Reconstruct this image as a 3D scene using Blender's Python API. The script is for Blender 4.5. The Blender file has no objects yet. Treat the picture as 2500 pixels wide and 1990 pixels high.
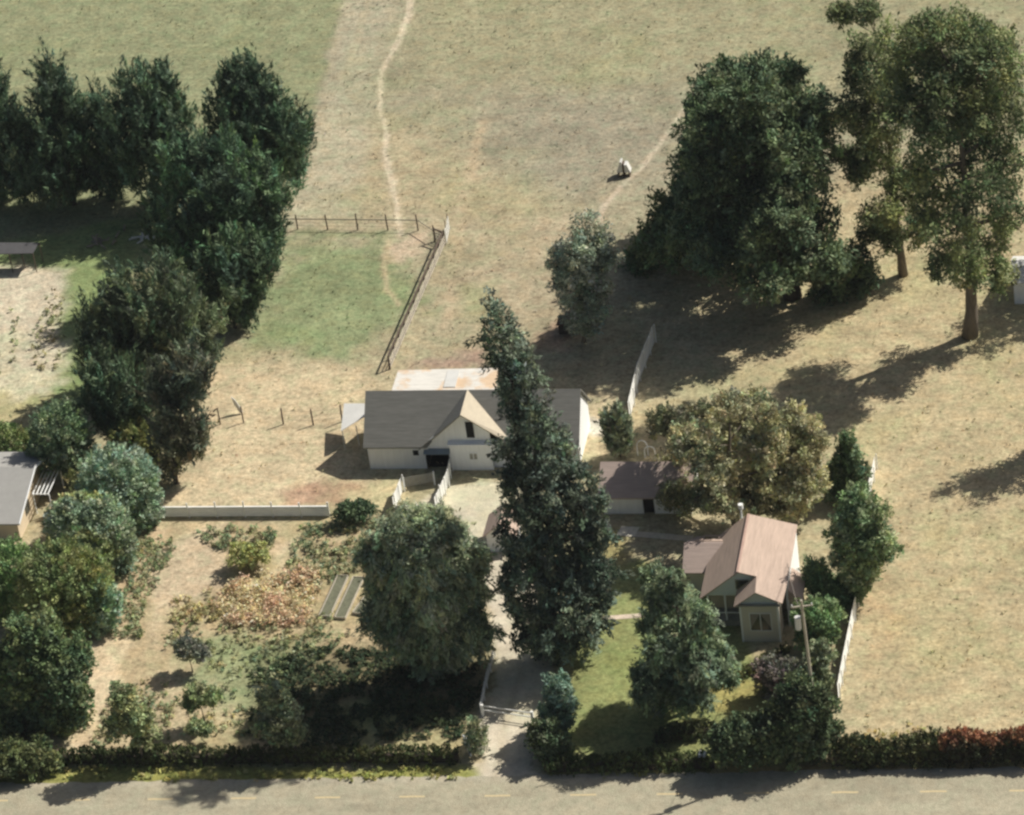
import bpy, math, random
import numpy as np
random.seed(7); RNG = np.random.default_rng(11)
SC = bpy.context.scene
COL = SC.collection

# ------------------------------------------------------------------ camera
PW, PH, FPX = 2500.0, 1990.0, 9500.0
TH, RO, YA = (math.radians(a) for a in (32.7, -7.95, -13.6))
_f = np.array([math.sin(YA)*math.cos(TH), math.cos(YA)*math.cos(TH), -math.sin(TH)])
_r = np.array([math.cos(YA), -math.sin(YA), 0.0]); _d = np.cross(_f, _r)
_c, _s = math.cos(RO), math.sin(RO)
M3 = np.array([[_c, -_s, 0], [_s, _c, 0], [0, 0, 1]]) @ np.array([_r, _d, _f])
def ray(x, y): return M3.T @ np.array([(x-PW/2)/FPX, (y-PH/2)/FPX, 1.0])
CAM = -ray(1250, 1945)*327.6
def gp(x, y, z=0.0):                       # ground point seen at a place in the photograph
    v = ray(x, y); return CAM + v*((z-CAM[2])/v[2])
def proj(P):
    q = M3 @ (np.array(P, float)-CAM); return np.array([PW/2+FPX*q[0]/q[2], PH/2+FPX*q[1]/q[2]])
FH = np.array([math.sin(YA), math.cos(YA), 0.0])
def on_plane(x, y, G, off=0.0):            # point on the upright plane through G
    v = ray(x, y); P0 = G + FH*off
    return CAM + v*(((P0-CAM) @ FH)/(v @ FH))
from mathutils import Matrix, Vector
cd = bpy.data.cameras.new('camera'); cam = bpy.data.objects.new('camera', cd); COL.objects.link(cam)
cd.sensor_fit = 'HORIZONTAL'; cd.sensor_width = 36; cd.lens = FPX/PW*36
cd.clip_start = 1; cd.clip_end = 8000
mw = Matrix.Identity(4)
for i in range(3):
    mw[i][0] = M3[0][i]; mw[i][1] = -M3[1][i]; mw[i][2] = -M3[2][i]; mw[i][3] = CAM[i]
cam.matrix_world = mw; SC.camera = cam

# ------------------------------------------------------------------ light
SUN_EL, SUN_AZ = 46.0, 55.0
sd = np.array([math.sin(math.radians(SUN_AZ))*math.cos(math.radians(SUN_EL)), math.cos(math.radians(SUN_AZ))*math.cos(math.radians(SUN_EL)), math.sin(math.radians(SUN_EL))])
W = bpy.data.worlds.new('World'); SC.world = W; W.use_nodes = True
nt = W.node_tree; sky = nt.nodes.new('ShaderNodeTexSky'); sky.sky_type = 'NISHITA'; sky.sun_disc = False
sky.sun_elevation = math.radians(SUN_EL); sky.sun_rotation = math.radians(SUN_AZ); sky.dust_density = 3.0; sky.ozone_density = 0.6
bg = nt.nodes['Background']; bg.inputs[1].default_value = 0.05; nt.links.new(sky.outputs[0], bg.inputs[0])
sl = bpy.data.lights.new('sun', 'SUN'); sl.energy = 5.0; sl.angle = math.radians(0.5); sl.color = (1, .945, .84)
so = bpy.data.objects.new('sun', sl); COL.objects.link(so); so.location = (80, 60, 150)
so.rotation_euler = Vector(sd.tolist()).to_track_quat('Z', 'Y').to_euler()
vs = SC.view_settings; SC.display_settings.display_device = 'sRGB'
vs.view_transform = 'Standard'; vs.look = 'None'; vs.gamma = 1; vs.exposure = 0.05; vs.use_curve_mapping = False
cy = SC.cycles; cy.use_denoising = True; cy.max_bounces = 5; cy.diffuse_bounces = 3; cy.transparent_max_bounces = 4
cy.filter_width = 2.6; cy.pixel_filter_type = 'BLACKMAN_HARRIS'

# ------------------------------------------------------------------ materials
def new_mat(name):
    m = bpy.data.materials.new(name); m.use_nodes = True
    b = m.node_tree.nodes['Principled BSDF']; b.inputs['Roughness'].default_value = .85
    b.inputs['Specular IOR Level'].default_value = .25
    return m, m.node_tree, b
def N(t, k, **kw):
    n = t.nodes.new(k)
    for a, v in kw.items(): setattr(n, a, v)
    return n
def noise(t, scale, detail=4, rough=.6, vec=None):
    n = N(t, 'ShaderNodeTexNoise'); n.inputs['Scale'].default_value = scale; n.inputs['Detail'].default_value = detail
    n.inputs['Roughness'].default_value = rough
    if vec: t.links.new(vec, n.inputs['Vector'])
    return n
def ramp(t, fac, stops):
    r = N(t, 'ShaderNodeValToRGB'); e = r.color_ramp.elements
    while len(e) < len(stops): e.new(.5)
    for q, (p, c) in zip(e, stops): q.position = p; q.color = (*c, 1) if len(c) == 3 else c
    t.links.new(fac, r.inputs[0]); return r
def mul(t, a, b, fac=1.0, mode='MULTIPLY'):
    m = N(t, 'ShaderNodeMix', data_type='RGBA', blend_type=mode); m.inputs[0].default_value = fac
    for s, v in ((6, a), (7, b)):
        if isinstance(v, tuple): m.inputs[s].default_value = (*v, 1)
        else: t.links.new(v, m.inputs[s])
    return m.outputs[2]
def bump(t, b, h, strength=.3, dist=.05):
    n = N(t, 'ShaderNodeBump'); n.inputs['Strength'].default_value = strength; n.inputs['Distance'].default_value = dist
    t.links.new(h, n.inputs['Height']); t.links.new(n.outputs[0], b.inputs['Normal'])
def mottled(name, c, var=.22, scale=1.5, rough=.85, bmp=.2, stretch=None, fine=9.0):
    m, t, b = new_mat(name); tc = N(t, 'ShaderNodeTexCoord'); v = tc.outputs['Object']
    if stretch:
        mp = N(t, 'ShaderNodeMapping'); mp.inputs['Scale'].default_value = stretch; t.links.new(v, mp.inputs[0]); v = mp.outputs[0]
    n1 = noise(t, scale, 5, .65, v); n2 = noise(t, fine, 3, .6, v)
    r1 = ramp(t, n1.outputs[0], [(.25, (1-var,)*3), (.75, (1+var,)*3)]); r2 = ramp(t, n2.outputs[0], [(.3, (1-var*.6,)*3), (.7, (1+var*.6,)*3)])
    o = mul(t, mul(t, r1.outputs[0], r2.outputs[0]), tuple(c)); t.links.new(o, b.inputs['Base Color'])
    b.inputs['Roughness'].default_value = rough
    if bmp: bump(t, b, n2.outputs[0], bmp, .03)
    return m
def attr_ground(name, fine=3.2, var=.2):
    m, t, b = new_mat(name); a = N(t, 'ShaderNodeAttribute', attribute_name='tint'); tc = N(t, 'ShaderNodeTexCoord'); v = tc.outputs['Object']
    n1 = noise(t, .45, 6, .62, v); n2 = noise(t, fine, 4, .7, v); n3 = noise(t, 1.25, 5, .7, v)
    n4 = noise(t, .62, 3, .55, v); n5 = noise(t, 1.7, 2, .5, v)
    r1 = ramp(t, n1.outputs[0], [(.36, (1-var*.6,)*3), (.64, (1+var*.5,)*3)])
    r2 = ramp(t, n2.outputs[0], [(.36, (1-var*1.1,)*3), (.64, (1+var*.9,)*3)])
    r3 = ramp(t, n4.outputs[0], [(.36, (1+var*.20, 1.0, 1-var*.15)), (.5, (1, 1, 1)), (.64, (1-var*.35, 1.0, 1-var*.15))])
    r5 = ramp(t, n5.outputs[0], [(.34, (1-var*1.2,)*3), (.47, (1, 1, 1)), (.56, (1, 1, 1)), (.68, (1+var*.9,)*3)])
    o = mul(t, mul(t, mul(t, mul(t, a.outputs['Color'], r1.outputs[0]), r2.outputs[0]), r3.outputs[0]), r5.outputs[0])
    t.links.new(o, b.inputs['Base Color']); b.inputs['Roughness'].default_value = 1; b.inputs['Specular IOR Level'].default_value = .05
    bump(t, b, n2.outputs[0], .55, .12)
    return m
def leaf_mat():
    m, t, b = new_mat('foliage'); a = N(t, 'ShaderNodeAttribute', attribute_name='tint')
    t.links.new(a.outputs['Color'], b.inputs['Base Color']); b.inputs['Roughness'].default_value = .75; b.inputs['Specular IOR Level'].default_value = .2
    tr = N(t, 'ShaderNodeBsdfTranslucent'); t.links.new(a.outputs['Color'], tr.inputs[0])
    mx = N(t, 'ShaderNodeMixShader'); mx.inputs[0].default_value = .20
    t.links.new(b.outputs[0], mx.inputs[1]); t.links.new(tr.outputs[0], mx.inputs[2])
    t.links.new(mx.outputs[0], t.nodes['Material Output'].inputs[0]); return m
LEAF = leaf_mat()
GROUND = attr_ground('dry_ground'); GRAVEL = attr_ground('gravel', 5.0, .10)
BARK = mottled('bark', (.17, .145, .115), .35, 2.0, stretch=(1, 1, .2)); BARKD = mottled('dark_bark', (.07, .055, .045), .35, 2.0)
BARKP = mottled('pale_bark', (.26, .23, .19), .35, 2.0, stretch=(1, 1, .2))
WHITE = mottled('white_paint', (.88, .90, .91), .07, 1.4, bmp=.1, stretch=(4, 4, .25), fine=3); WHITEW = mottled('weathered_white_boards', (.87, .88, .86), .10, 1.4, stretch=(1, 1, 3))
CREAM = mottled('cream_paint', (.62, .55, .43), .08, .8, bmp=.1); GREYW = mottled('grey_boards', (.34, .33, .29), .2, 2.0)
TAUPE = mottled('taupe_siding', (.66, .63, .56), .08, 2.0, stretch=(.3, .3, 6))
SHING = mottled('grey_shingles', (.235, .232, .212), .17, 1.3, bmp=.4, stretch=(.35, 4, 4), fine=3)
PINK = mottled('rose_shingles', (.49, .38, .315), .15, 1.2, bmp=.35, stretch=(3.5, .3, 3.5), fine=3); PINKD = mottled('brown_and_shaded_rose_shingles', (.45, .36, .32), .15, 1.2, bmp=.35, stretch=(.3, 4, 4), fine=3)  # second mix: outbuilding's own brown, and shade put into the wing's rose colour
SHING_LIT = mottled('sunlit_grey_shingles', (.52, .46, .36), .10, 1.6, bmp=.35, fine=7)  # lit copy of the barn's grey shingles, sunlight put into the colour
GREYR = mottled('grey_composition_roof', (.36, .355, .34), .07, 1.2, fine=6); DARK = mottled('dark_interior', (.02, .02, .022), .2, 2)
GLASS, _t, _b = new_mat('window_glass'); _b.inputs['Base Color'].default_value = (.035, .04, .04, 1); _b.inputs['Roughness'].default_value = .12; _b.inputs['Specular IOR Level'].default_value = .5
RUST = mottled('rusty_metal_roof', (.70, .62, .52), .10, 1.0, rough=.6); METALW = mottled('pale_sheet_metal', (.66, .66, .64), .08, 1.0, rough=.55)
WOODP = mottled('post_wood', (.13, .10, .08), .3, 3); WIREM = mottled('fence_wire', (.25, .22, .2), .2, 3); POLEM = mottled('pole_wood', (.46, .42, .35), .25, 3, stretch=(1, 1, .15))
BLUEG = mottled('blue_grey_canvas', (.25, .30, .33), .1, 1); CURT = mottled('curtain', (.3, .27, .24), .15, 2)
YELL = mottled('faded_yellow_line', (.58, .48, .29), .14, 2.5, fine=12)
def rust_mat():
    m, t, b = new_mat('rust_stained_sheet'); tc = N(t, 'ShaderNodeTexCoord'); n = noise(t, .35, 4, .6, tc.outputs['Object'])
    mp = N(t, 'ShaderNodeMapping'); mp.inputs['Scale'].default_value = (.5, 3, 1); t.links.new(tc.outputs['Object'], mp.inputs[0]); n2 = noise(t, 1.2, 3, .6, mp.outputs[0])
    r = ramp(t, n.outputs[0], [(.50, (.76, .74, .69)), (.61, (.74, .56, .39))]); r2 = ramp(t, n2.outputs[0], [(.3, (.85,)*3), (.7, (1.08,)*3)])
    t.links.new(mul(t, r.outputs[0], r2.outputs[0]), b.inputs['Base Color']); b.inputs['Roughness'].default_value = .6; return m
RUSTS = rust_mat()

# ------------------------------------------------------------------ object helpers
def tag(o, label=None, cat=None, group=None, kind=None):
    if label: o['label'] = label
    if cat: o['category'] = cat
    if group: o['group'] = group
    if kind: o['kind'] = kind
    return o
def empty(name, loc, label, cat, group=None):
    o = bpy.data.objects.new(name, None); COL.objects.link(o); o.location = (float(loc[0]), float(loc[1]), float(loc[2]) if len(loc) > 2 else 0)
    o.empty_display_size = .3
    return tag(o, label, cat, group)
def mesh_obj(name, V, F, mat, parent=None, tint=None, smooth=False):
    me = bpy.data.meshes.new(name); V = np.asarray(V, np.float32)
    if isinstance(F, np.ndarray):
        k = F.shape[1]; me.vertices.add(len(V)); me.vertices.foreach_set('co', V.ravel())
        me.loops.add(F.size); me.loops.foreach_set('vertex_index', F.ravel().astype(np.int32))
        me.polygons.add(len(F)); me.polygons.foreach_set('loop_start', np.arange(0, F.size, k, dtype=np.int32))
        me.polygons.foreach_set('loop_total', np.full(len(F), k, np.int32)); me.update(calc_edges=True)
    else:
        me.from_pydata(V.tolist(), [], F); me.update()
    if tint is not None:
        a = me.color_attributes.new('tint', 'FLOAT_COLOR', 'POINT'); c = np.ones((len(V), 4), np.float32); c[:, :3] = tint
        a.data.foreach_set('color', c.ravel())
    if smooth: me.polygons.foreach_set('use_smooth', np.ones(len(me.polygons), bool))
    me.materials.append(mat); o = bpy.data.objects.new(name, me); COL.objects.link(o)
    if parent: o.parent = parent
    return o
class MB:                                   # gathers shapes into one mesh, in the coordinates of origin o
    def __init__(s, o=(0, 0, 0)): s.V = []; s.F = []; s.o = np.array([float(o[0]), float(o[1]), float(o[2]) if len(o) > 2 else 0.0])
    def add(s, V, F):
        n = len(s.V); s.V += [tuple(np.asarray(v, float)-s.o) for v in V]; s.F += [tuple(i+n for i in f) for f in F]; return s
    def box(s, a, b):
        x0, y0, z0 = a; x1, y1, z1 = b
        return s.add([(x0,y0,z0),(x1,y0,z0),(x1,y1,z0),(x0,y1,z0),(x0,y0,z1),(x1,y0,z1),(x1,y1,z1),(x0,y1,z1)],
                     [(0,3,2,1),(4,5,6,7),(0,1,5,4),(1,2,6,5),(2,3,7,6),(3,0,4,7)])
    def beam(s, p, q, w, h):                # box from p to q: w across, h high, p and q on its lower centre line
        p = np.array(p, float); q = np.array(q, float); d = q-p; n = np.array([-d[1], d[0], 0]); L = np.linalg.norm(n)
        n = n/L*w/2 if L > 1e-6 else np.array([w/2, 0, 0]); u = np.array([0, 0, h])
        V = [p-n, p+n, q+n, q-n, p-n+u, p+n+u, q+n+u, q-n+u]
        return s.add(V, [(0,1,2,3),(7,6,5,4),(0,4,5,1),(1,5,6,2),(2,6,7,3),(3,7,4,0)])
    def slab(s, P, t):                      # polygon P (any plane) thickened downward by t
        n = len(P); P = [np.array(p, float) for p in P]; V = P+[p-np.array([0, 0, t]) for p in P]
        return s.add(V, [tuple(range(n)), tuple(range(2*n-1, n-1, -1))]+[(i, n+i, n+(i+1) % n, (i+1) % n) for i in range(n)])
    def prism(s, P, d):                     # polygon P pushed along vector d
        n = len(P); P = [np.array(p, float) for p in P]; d = np.array(d, float); V = P+[p+d for p in P]
        return s.add(V, [tuple(range(n)), tuple(range(2*n-1, n-1, -1))]+[(i, n+i, n+(i+1) % n, (i+1) % n) for i in range(n)])
    def tube(s, pts, rad, k=7):
        pts = [np.array(p, float) for p in pts]; V = []; F = []
        for i, p in enumerate(pts):
            d = pts[min(i+1, len(pts)-1)]-pts[max(i-1, 0)]; d = d/(np.linalg.norm(d)+1e-9)
            a = np.cross(d, [0, 0, 1.0]) if abs(d[2]) < .9 else np.cross(d, [1.0, 0, 0]); a /= np.linalg.norm(a); b = np.cross(d, a)
            r = rad[i] if hasattr(rad, '__len__') else rad
            V += [p+r*(math.cos(2*math.pi*j/k)*a+math.sin(2*math.pi*j/k)*b) for j in range(k)]
        for i in range(len(pts)-1):
            F += [(i*k+j, i*k+(j+1) % k, (i+1)*k+(j+1) % k, (i+1)*k+j) for j in range(k)]
        F += [tuple(range(k-1, -1, -1)), tuple((len(pts)-1)*k+j for j in range(k))]
        return s.add(V, F)
    def obj(s, name, mat, parent=None, smooth=False):
        o = mesh_obj(name, s.V, s.F, mat, parent, smooth=smooth)
        if parent is None: o.location = s.o.tolist()
        return o

# ------------------------------------------------------------------ ground colours
class VN:                                   # smooth value noise
    def __init__(s, seed): s.t = np.random.default_rng(seed).random((256, 256))
    def __call__(s, x, y, sc):
        x = x/sc+900; y = y/sc+900; i = np.floor(x).astype(int); j = np.floor(y).astype(int); u = x-i; v = y-j
        u = u*u*(3-2*u); v = v*v*(3-2*v); i %= 256; j %= 256; a, b = (i+1) % 256, (j+1) % 256; t = s.t
        return (t[i, j]*(1-u)+t[a, j]*u)*(1-v)+(t[i, b]*(1-u)+t[a, b]*u)*v
NS = [VN(k) for k in range(6)]
def fbm(x, y, sc, k=0): return .5*NS[k](x, y, sc)+.3*NS[(k+1) % 6](x, y, sc*.45)+.2*NS[(k+2) % 6](x, y, sc*.2)
def seg_dist(x, y, P, closed):
    d = np.full(x.shape, 1e9); n = len(P)
    for i in range(n if closed else n-1):
        a = P[i]; b = P[(i+1) % n]; e = b-a; t = np.clip(((x-a[0])*e[0]+(y-a[1])*e[1])/(e @ e+1e-9), 0, 1)
        d = np.minimum(d, np.hypot(x-a[0]-t*e[0], y-a[1]-t*e[1]))
    return d
def inside(x, y, P):
    r = np.zeros(x.shape, bool); n = len(P)
    for i in range(n):
        a = P[i]; b = P[(i+1) % n]
        if a[1] == b[1]: continue
        r ^= ((a[1] > y) != (b[1] > y)) & (x < (b[0]-a[0])*(y-a[1])/(b[1]-a[1])+a[0])
    return r
def area(px, col, soft=1.0, amt=1.0, wob=1.0, noise_cut=None): return ('a', np.array([gp(*p)[:2] for p in px]), np.array(col), soft, amt, wob, noise_cut)
def line(px, col, w, soft=.3, amt=1.0, wob=.25): return ('l', np.array([gp(*p)[:2] for p in px]), np.array(col), soft, amt, wob, w)
C_FIELD = np.array([.41, .36, .235]); C_PAST = np.array([.335, .305, .215]); C_TAN = (.52, .42, .26); C_GRAVEL = (.60, .54, .43); C_LAWN = (.25, .275, .115); C_PATH = (.50, .43, .28)
FEAT = [
 # upper pasture
 area([(-300,-100),(865,-100),(700,530),(600,700),(300,640),(-300,640)], (.265,.28,.165), .8, .95, .5),
 area([(880,-100),(2700,-100),(2500,330),(1700,300),(1300,200),(1000,200)], (.315,.30,.185), 6, .7),
 area([(1250,250),(1750,180),(1700,420),(1400,480),(1250,420)], (.28,.255,.20), 6, .5),
 area([(730,280),(960,300),(1180,400),(1330,480),(1330,620),(1120,560),(740,520)], (.43,.36,.23), 4, .6),
 area([(1130,520),(1480,480),(1420,780),(1180,800),(1100,700)], (.40,.335,.235), 4, .6),
 area([(720,520),(1060,525),(1040,575),(720,570)], (.42,.36,.25), 1.5, .7),
 area([(880,-100),(985,-100),(940,120),(900,300),(860,530),(690,545),(760,330)], (.42,.385,.285), 1.6, .75, .8),
 area([(860,-100),(880,-100),(775,300),(712,530),(700,530),(765,300)], (.45,.40,.29), .5, .5, .4),
 # paddock
 area([(715,585),(970,585),(1020,640),(975,800),(900,870),(700,860),(620,840),(640,700)], (.245,.285,.155), 2.5, .95, 2.0),
 area([(1090,700),(1190,690),(1190,770),(1100,780)], (.28,.30,.15), 1.5, .5),
 area([(955,590),(1050,570),(1065,610),(1010,650),(960,640)], (.56,.45,.33), 1.0, .9),
 line([(725,566),(800,572),(930,572)], (.26,.28,.16), .5, .4, .8),
 # dry grass right and centre
 area([(1650,600),(2100,400),(2700,300),(2700,1850),(2090,1800),(2120,1240),(2000,1040),(1700,900)], (.48,.40,.25), 5, .75),
 area([(2150,1400),(2480,1350),(2480,1750),(2120,1740)], (.44,.37,.225), 4, .5),
 area([(480,850),(700,900),(940,900),(860,1180),(400,1240),(440,1000)], (.55,.455,.305), 3, .85),
 area([(480,1130),(700,1110),(840,1190),(800,1230),(440,1240)], (.55,.46,.31), 2, .8),
 area([(700,1190),(790,1165),(870,1180),(860,1235),(690,1235)], (.43,.29,.205), 1.0, .9, 1.2),
 area([(860,1175),(990,1178),(960,1240),(850,1240)], (.60,.49,.32), .8, .8),
 area([(1000,885),(1210,850),(1200,900),(1010,905)], (.36,.25,.20), 1.2, .8),
 area([(1330,780),(1410,790),(1400,850),(1310,840)], (.40,.28,.21), 1.0, .7),
 # left garden plot
 area([(340,1270),(1160,1265),(1160,1850),(150,1850)], (.46,.37,.235), 1.5, .9),
 area([(370,1330),(540,1290),(560,1440),(420,1480),(380,1560)], (.56,.46,.33), 1.2, .8),
 area([(670,1320),(730,1310),(700,1430),(650,1430)], (.56,.46,.33), .8, .8),
 area([(420,1620),(620,1640),(620,1760),(300,1860),(240,1760)], (.50,.42,.28), 2, .7),
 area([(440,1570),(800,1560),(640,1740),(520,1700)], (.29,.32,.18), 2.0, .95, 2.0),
 area([(680,1740),(1140,1700),(1130,1840),(700,1840)], (.40,.37,.20), 1.5, .7),
 area([(640,1600),(1170,1590),(1190,1700),(1100,1770),(700,1820),(600,1780)], (.15,.14,.08), 2.0, .8),  # willow shade painted into the ground colour
 area([(780,1720),(1000,1700),(1060,1770),(900,1810)], (.25,.28,.12), 1.5, .6),
 # neighbour
 area([(-200,640),(150,560),(340,540),(330,900),(200,1000),(-200,960)], (.23,.30,.13), 1.5, .9),
 area([(-200,700),(60,640),(150,660),(150,800),(170,900),(130,950),(-200,1040)], (.60,.53,.41), 1.2, .95),
 area([(-200,960),(150,960),(60,1060),(-200,1080)], (.44,.39,.22), 1.2, .8),
 line([(390,1290),(330,1400),(290,1500),(262,1580)], (.54,.42,.28), .8, .4, 1.0),
 line([(262,1580),(235,1660),(190,1760),(160,1850)], (.62,.51,.35), 1.7, .6, 1.0, .5),
 # yard
 area([(1090,1185),(1290,1175),(1300,1330),(1370,1600),(1345,1640),(1300,1880),(1350,1915),(1120,1925),(1160,1860),(1180,1740),(1200,1640),(1190,1500),(1120,1330),(1000,1240)], C_GRAVEL, .6, 1, .6),
 area([(1420,960),(1530,950),(1540,1060),(1490,1120),(1400,1120)], (.58,.49,.32), .6, .9, .5),
 area([(1430,1015),(1540,1030),(1500,1060),(1430,1055)], (.66,.63,.56), .4, .8, .4),
 # house lawn
 area([(1385,1610),(1470,1400),(1560,1360),(1700,1400),(1900,1640),(2010,1800),(1960,1880),(1350,1880),(1370,1760)], C_LAWN, .8, .95),
 area([(1700,1660),(1790,1650),(1890,1690),(1880,1740),(1720,1740)], (.36,.31,.12), 1.0, .8),
 area([(1460,1290),(1540,1290),(1540,1400),(1460,1400)], (.34,.30,.13), .8, .8),
 # verge
 line([(-100,1895),(500,1897),(1120,1893)], (.27,.27,.085), 1.3, .6, .95),
 line([(1350,1893),(1700,1886)], (.27,.25,.09), .9, .5, .9), line([(1800,1884),(2600,1868)], (.38,.29,.14), .9, .5, .9),
 area([(1540,1010),(1660,980),(1700,1060),(1600,1140),(1540,1100)], (.50,.41,.24), 1.5, .6),
 area([(2080,1240),(2150,1140),(2180,1190),(2130,1320)], (.55,.45,.28), 1.5, .5),
 area([(2120,1420),(2190,1400),(2180,1560),(2100,1640)], (.52,.37,.22), 1.5, .5),
]
TRAILS = {
 'cow': ([(1001,-60),(995,20),(985,60),(968,110),(950,145),(934,180),(928,260),(938,310),(943,390),(955,450),(968,520),(978,575)], (.60,.52,.39), .30),
 'faint': ([(1178,300),(1165,360),(1145,440),(1120,530),(1115,600),(1095,720),(1083,800)], (.46,.38,.26), .6),
 'east': ([(1720,190),(1650,300),(1600,370),(1565,412),(1520,450),(1480,500),(1465,545)], (.50,.43,.33), .28),
 'paddock': ([(952,590),(940,650),(944,710),(968,745)], (.48,.40,.26), .3),
 'edge': ([(905,-20),(890,30),(865,110),(835,190)], (.41,.37,.26), .35),
}
FEAT += [line(p, c, w, w*.8, .85, .2) for p, c, w in TRAILS.values()]
def ground_color(x, y):
    c = np.empty(x.shape+(3,)); f = np.clip((y-60)/40, 0, 1)[..., None]
    c[:] = C_FIELD*(1-f)+C_PAST*f
    wx = (fbm(x, y, 5.0, 0)-.5); wy = (fbm(x, y, 5.0, 3)-.5); fx = (fbm(x, y, 1.2, 1)-.5); fy = (fbm(x, y, 1.2, 4)-.5)
    for k, P, col, soft, amt, wob, w in FEAT:
        lo = P.min(0)-soft*3-4-(w or 0); hi = P.max(0)+soft*3+4+(w or 0)
        m = (x > lo[0]) & (x < hi[0]) & (y > lo[1]) & (y < hi[1])
        if not m.any(): continue
        xx = x[m]+wob*(4*wx[m]+1.6*fx[m]); yy = y[m]+wob*(4*wy[m]+1.6*fy[m])
        d = seg_dist(xx, yy, P, k == 'a')
        if k == 'a': sdist = np.where(inside(xx, yy, P), d, -d)
        else: sdist = w*(.75+.7*NS[2](x[m], y[m], 3.0))-d
        a = np.clip(.5+sdist/(2*soft), 0, 1); a = (a*a*(3-2*a)*amt)[:, None]
        c[m] = c[m]*(1-a)+col*a
    n = fbm(x, y, 7, 2)[..., None]; n2 = fbm(x, y, 2.2, 5)[..., None]
    c = c*(1+.22*(n-.5)+.34*(n2-.5))
    g = np.clip((fbm(x, y, 9, 4)-.52)*4, 0, 1)[..., None]*.25          # greener drifts in the grass
    return c*(1-g)+c*np.array([.82, 1.0, .72])*g
def sheet(name, xs, ys, z, mat, keep=None, tintf=ground_color):
    X, Y = np.meshgrid(xs, ys); n, m = X.shape; idx = np.arange(n*m).reshape(n, m)
    F = np.stack([idx[:-1, :-1], idx[:-1, 1:], idx[1:, 1:], idx[1:, :-1]], -1).reshape(-1, 4)
    if keep is not None:
        cx = (X[:-1, :-1]+X[1:, 1:])/2; cyy = (Y[:-1, :-1]+Y[1:, 1:])/2; F = F[keep(cx.ravel(), cyy.ravel())]
        u, inv = np.unique(F, return_inverse=True); F = inv.reshape(F.shape)
    else: u = np.arange(n*m)
    x = X.ravel()[u]; y = Y.ravel()[u]; V = np.stack([x, y, np.full(x.shape, z)], 1)
    return mesh_obj(name, V, F, mat, tint=tintf(x, y))
far = np.array([200, 320, 500, 800, 1300, 2200, 3500.])
xs = np.concatenate([-95-far[::-1], np.arange(-95, 62, .45), 62+far]); ys = np.concatenate([-10-far[::-1], np.arange(-10, 168, .5), 168+far])
FEAT += [line([(1235,1900),(1265,1750),(1300,1620),(1290,1450),(1230,1300),(1150,1220)], (.66,.59,.47), .35, .3, .6, .2), line([(1185,1900),(1215,1750),(1250,1640)], (.66,.59,.47), .35, .3, .6, .2), line([(1210,1900),(1240,1750),(1275,1630)], (.50,.43,.31), .3, .3, .5, .2)]
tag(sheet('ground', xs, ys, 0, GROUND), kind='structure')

def poly_w(px): return np.array([gp(*p)[:2] for p in px])
def keep_poly(P, wob=.5):
    return lambda x, y: inside(x+wob*2*(fbm(x, y, 1.5, 1)-.5), y+wob*2*(fbm(x, y, 1.5, 4)-.5), P)
def grid_for(P, st): lo = P.min(0)-1; hi = P.max(0)+1; return np.arange(lo[0], hi[0], st), np.arange(lo[1], hi[1], st)
P = poly_w([(1120,1195),(1285,1180),(1290,1330),(1365,1600),(1340,1640),(1290,1880),(1345,1916),(1125,1922),(1165,1860),(1190,1740),(1210,1640),(1200,1500),(1130,1330),(1010,1245)])
tag(sheet('driveway', *grid_for(P, .3), .008, GRAVEL, keep_poly(P)), kind='structure')
P = poly_w([(1395,1620),(1475,1410),(1565,1370),(1700,1410),(1890,1640),(1900,1780),(1750,1850),(1370,1860),(1385,1740)])
tag(sheet('lawn', *grid_for(P, .35), .006, GROUND, keep_poly(P)), kind='structure')
P = poly_w([(712,590),(965,590),(1015,645),(970,800),(895,868),(700,858),(625,838),(645,705)])
tag(sheet('paddock_grass', *grid_for(P, .4), .006, GROUND, keep_poly(P, 1.0)), kind='structure')
def ribbon(name, pxs, w, z, mat, fade=True, tint=None):
    P = [gp(*p)[:2] for p in pxs]; Q = []
    for i in range(len(P)-1):
        k = max(2, int(np.linalg.norm(P[i+1]-P[i])/.5))
        Q += [P[i]+(P[i+1]-P[i])*t/k for t in range(k)]
    Q.append(P[-1]); Q = np.array(Q)
    for _ in range(3): Q[1:-1] = (Q[:-2]+Q[2:]+2*Q[1:-1])/4
    d = np.gradient(Q, axis=0); d /= np.linalg.norm(d, axis=1)[:, None]; n = np.stack([-d[:, 1], d[:, 0]], 1)
    off = np.array([-1, -.6, 0, .6, 1])*w
    V = (Q[:, None, :]+n[:, None, :]*off[None, :, None]).reshape(-1, 2); k = len(off); L = len(Q)
    idx = np.arange(L*k).reshape(L, k); F = np.stack([idx[:-1, :-1], idx[1:, :-1], idx[1:, 1:], idx[:-1, 1:]], -1).reshape(-1, 4)[:, ::-1]
    t = ground_color(V[:, 0], V[:, 1]) if tint is None else np.tile(tint, (len(V), 1))*(.9+.2*NS[0](V[:, 0], V[:, 1], 1.0))[:, None]
    return tag(mesh_obj(name, np.column_stack([V, np.full(len(V), z)]), F, mat, tint=t), kind='structure')
for (p, c, w) in TRAILS.values(): ribbon('dirt_path', p, w*1.3, .01, GROUND)
ribbon('concrete_path', [(1440,1512),(1500,1508),(1580,1502)], .32, .03, GRAVEL, tint=(.62,.52,.42))
ribbon('concrete_path', [(1508,1300),(1545,1304),(1600,1308),(1690,1316)], .42, .03, GRAVEL, tint=(.62,.56,.45))
ribbon('concrete_pad', [(1512,1297),(1556,1300)], .75, .05, GRAVEL, tint=(.72,.67,.55))

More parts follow.
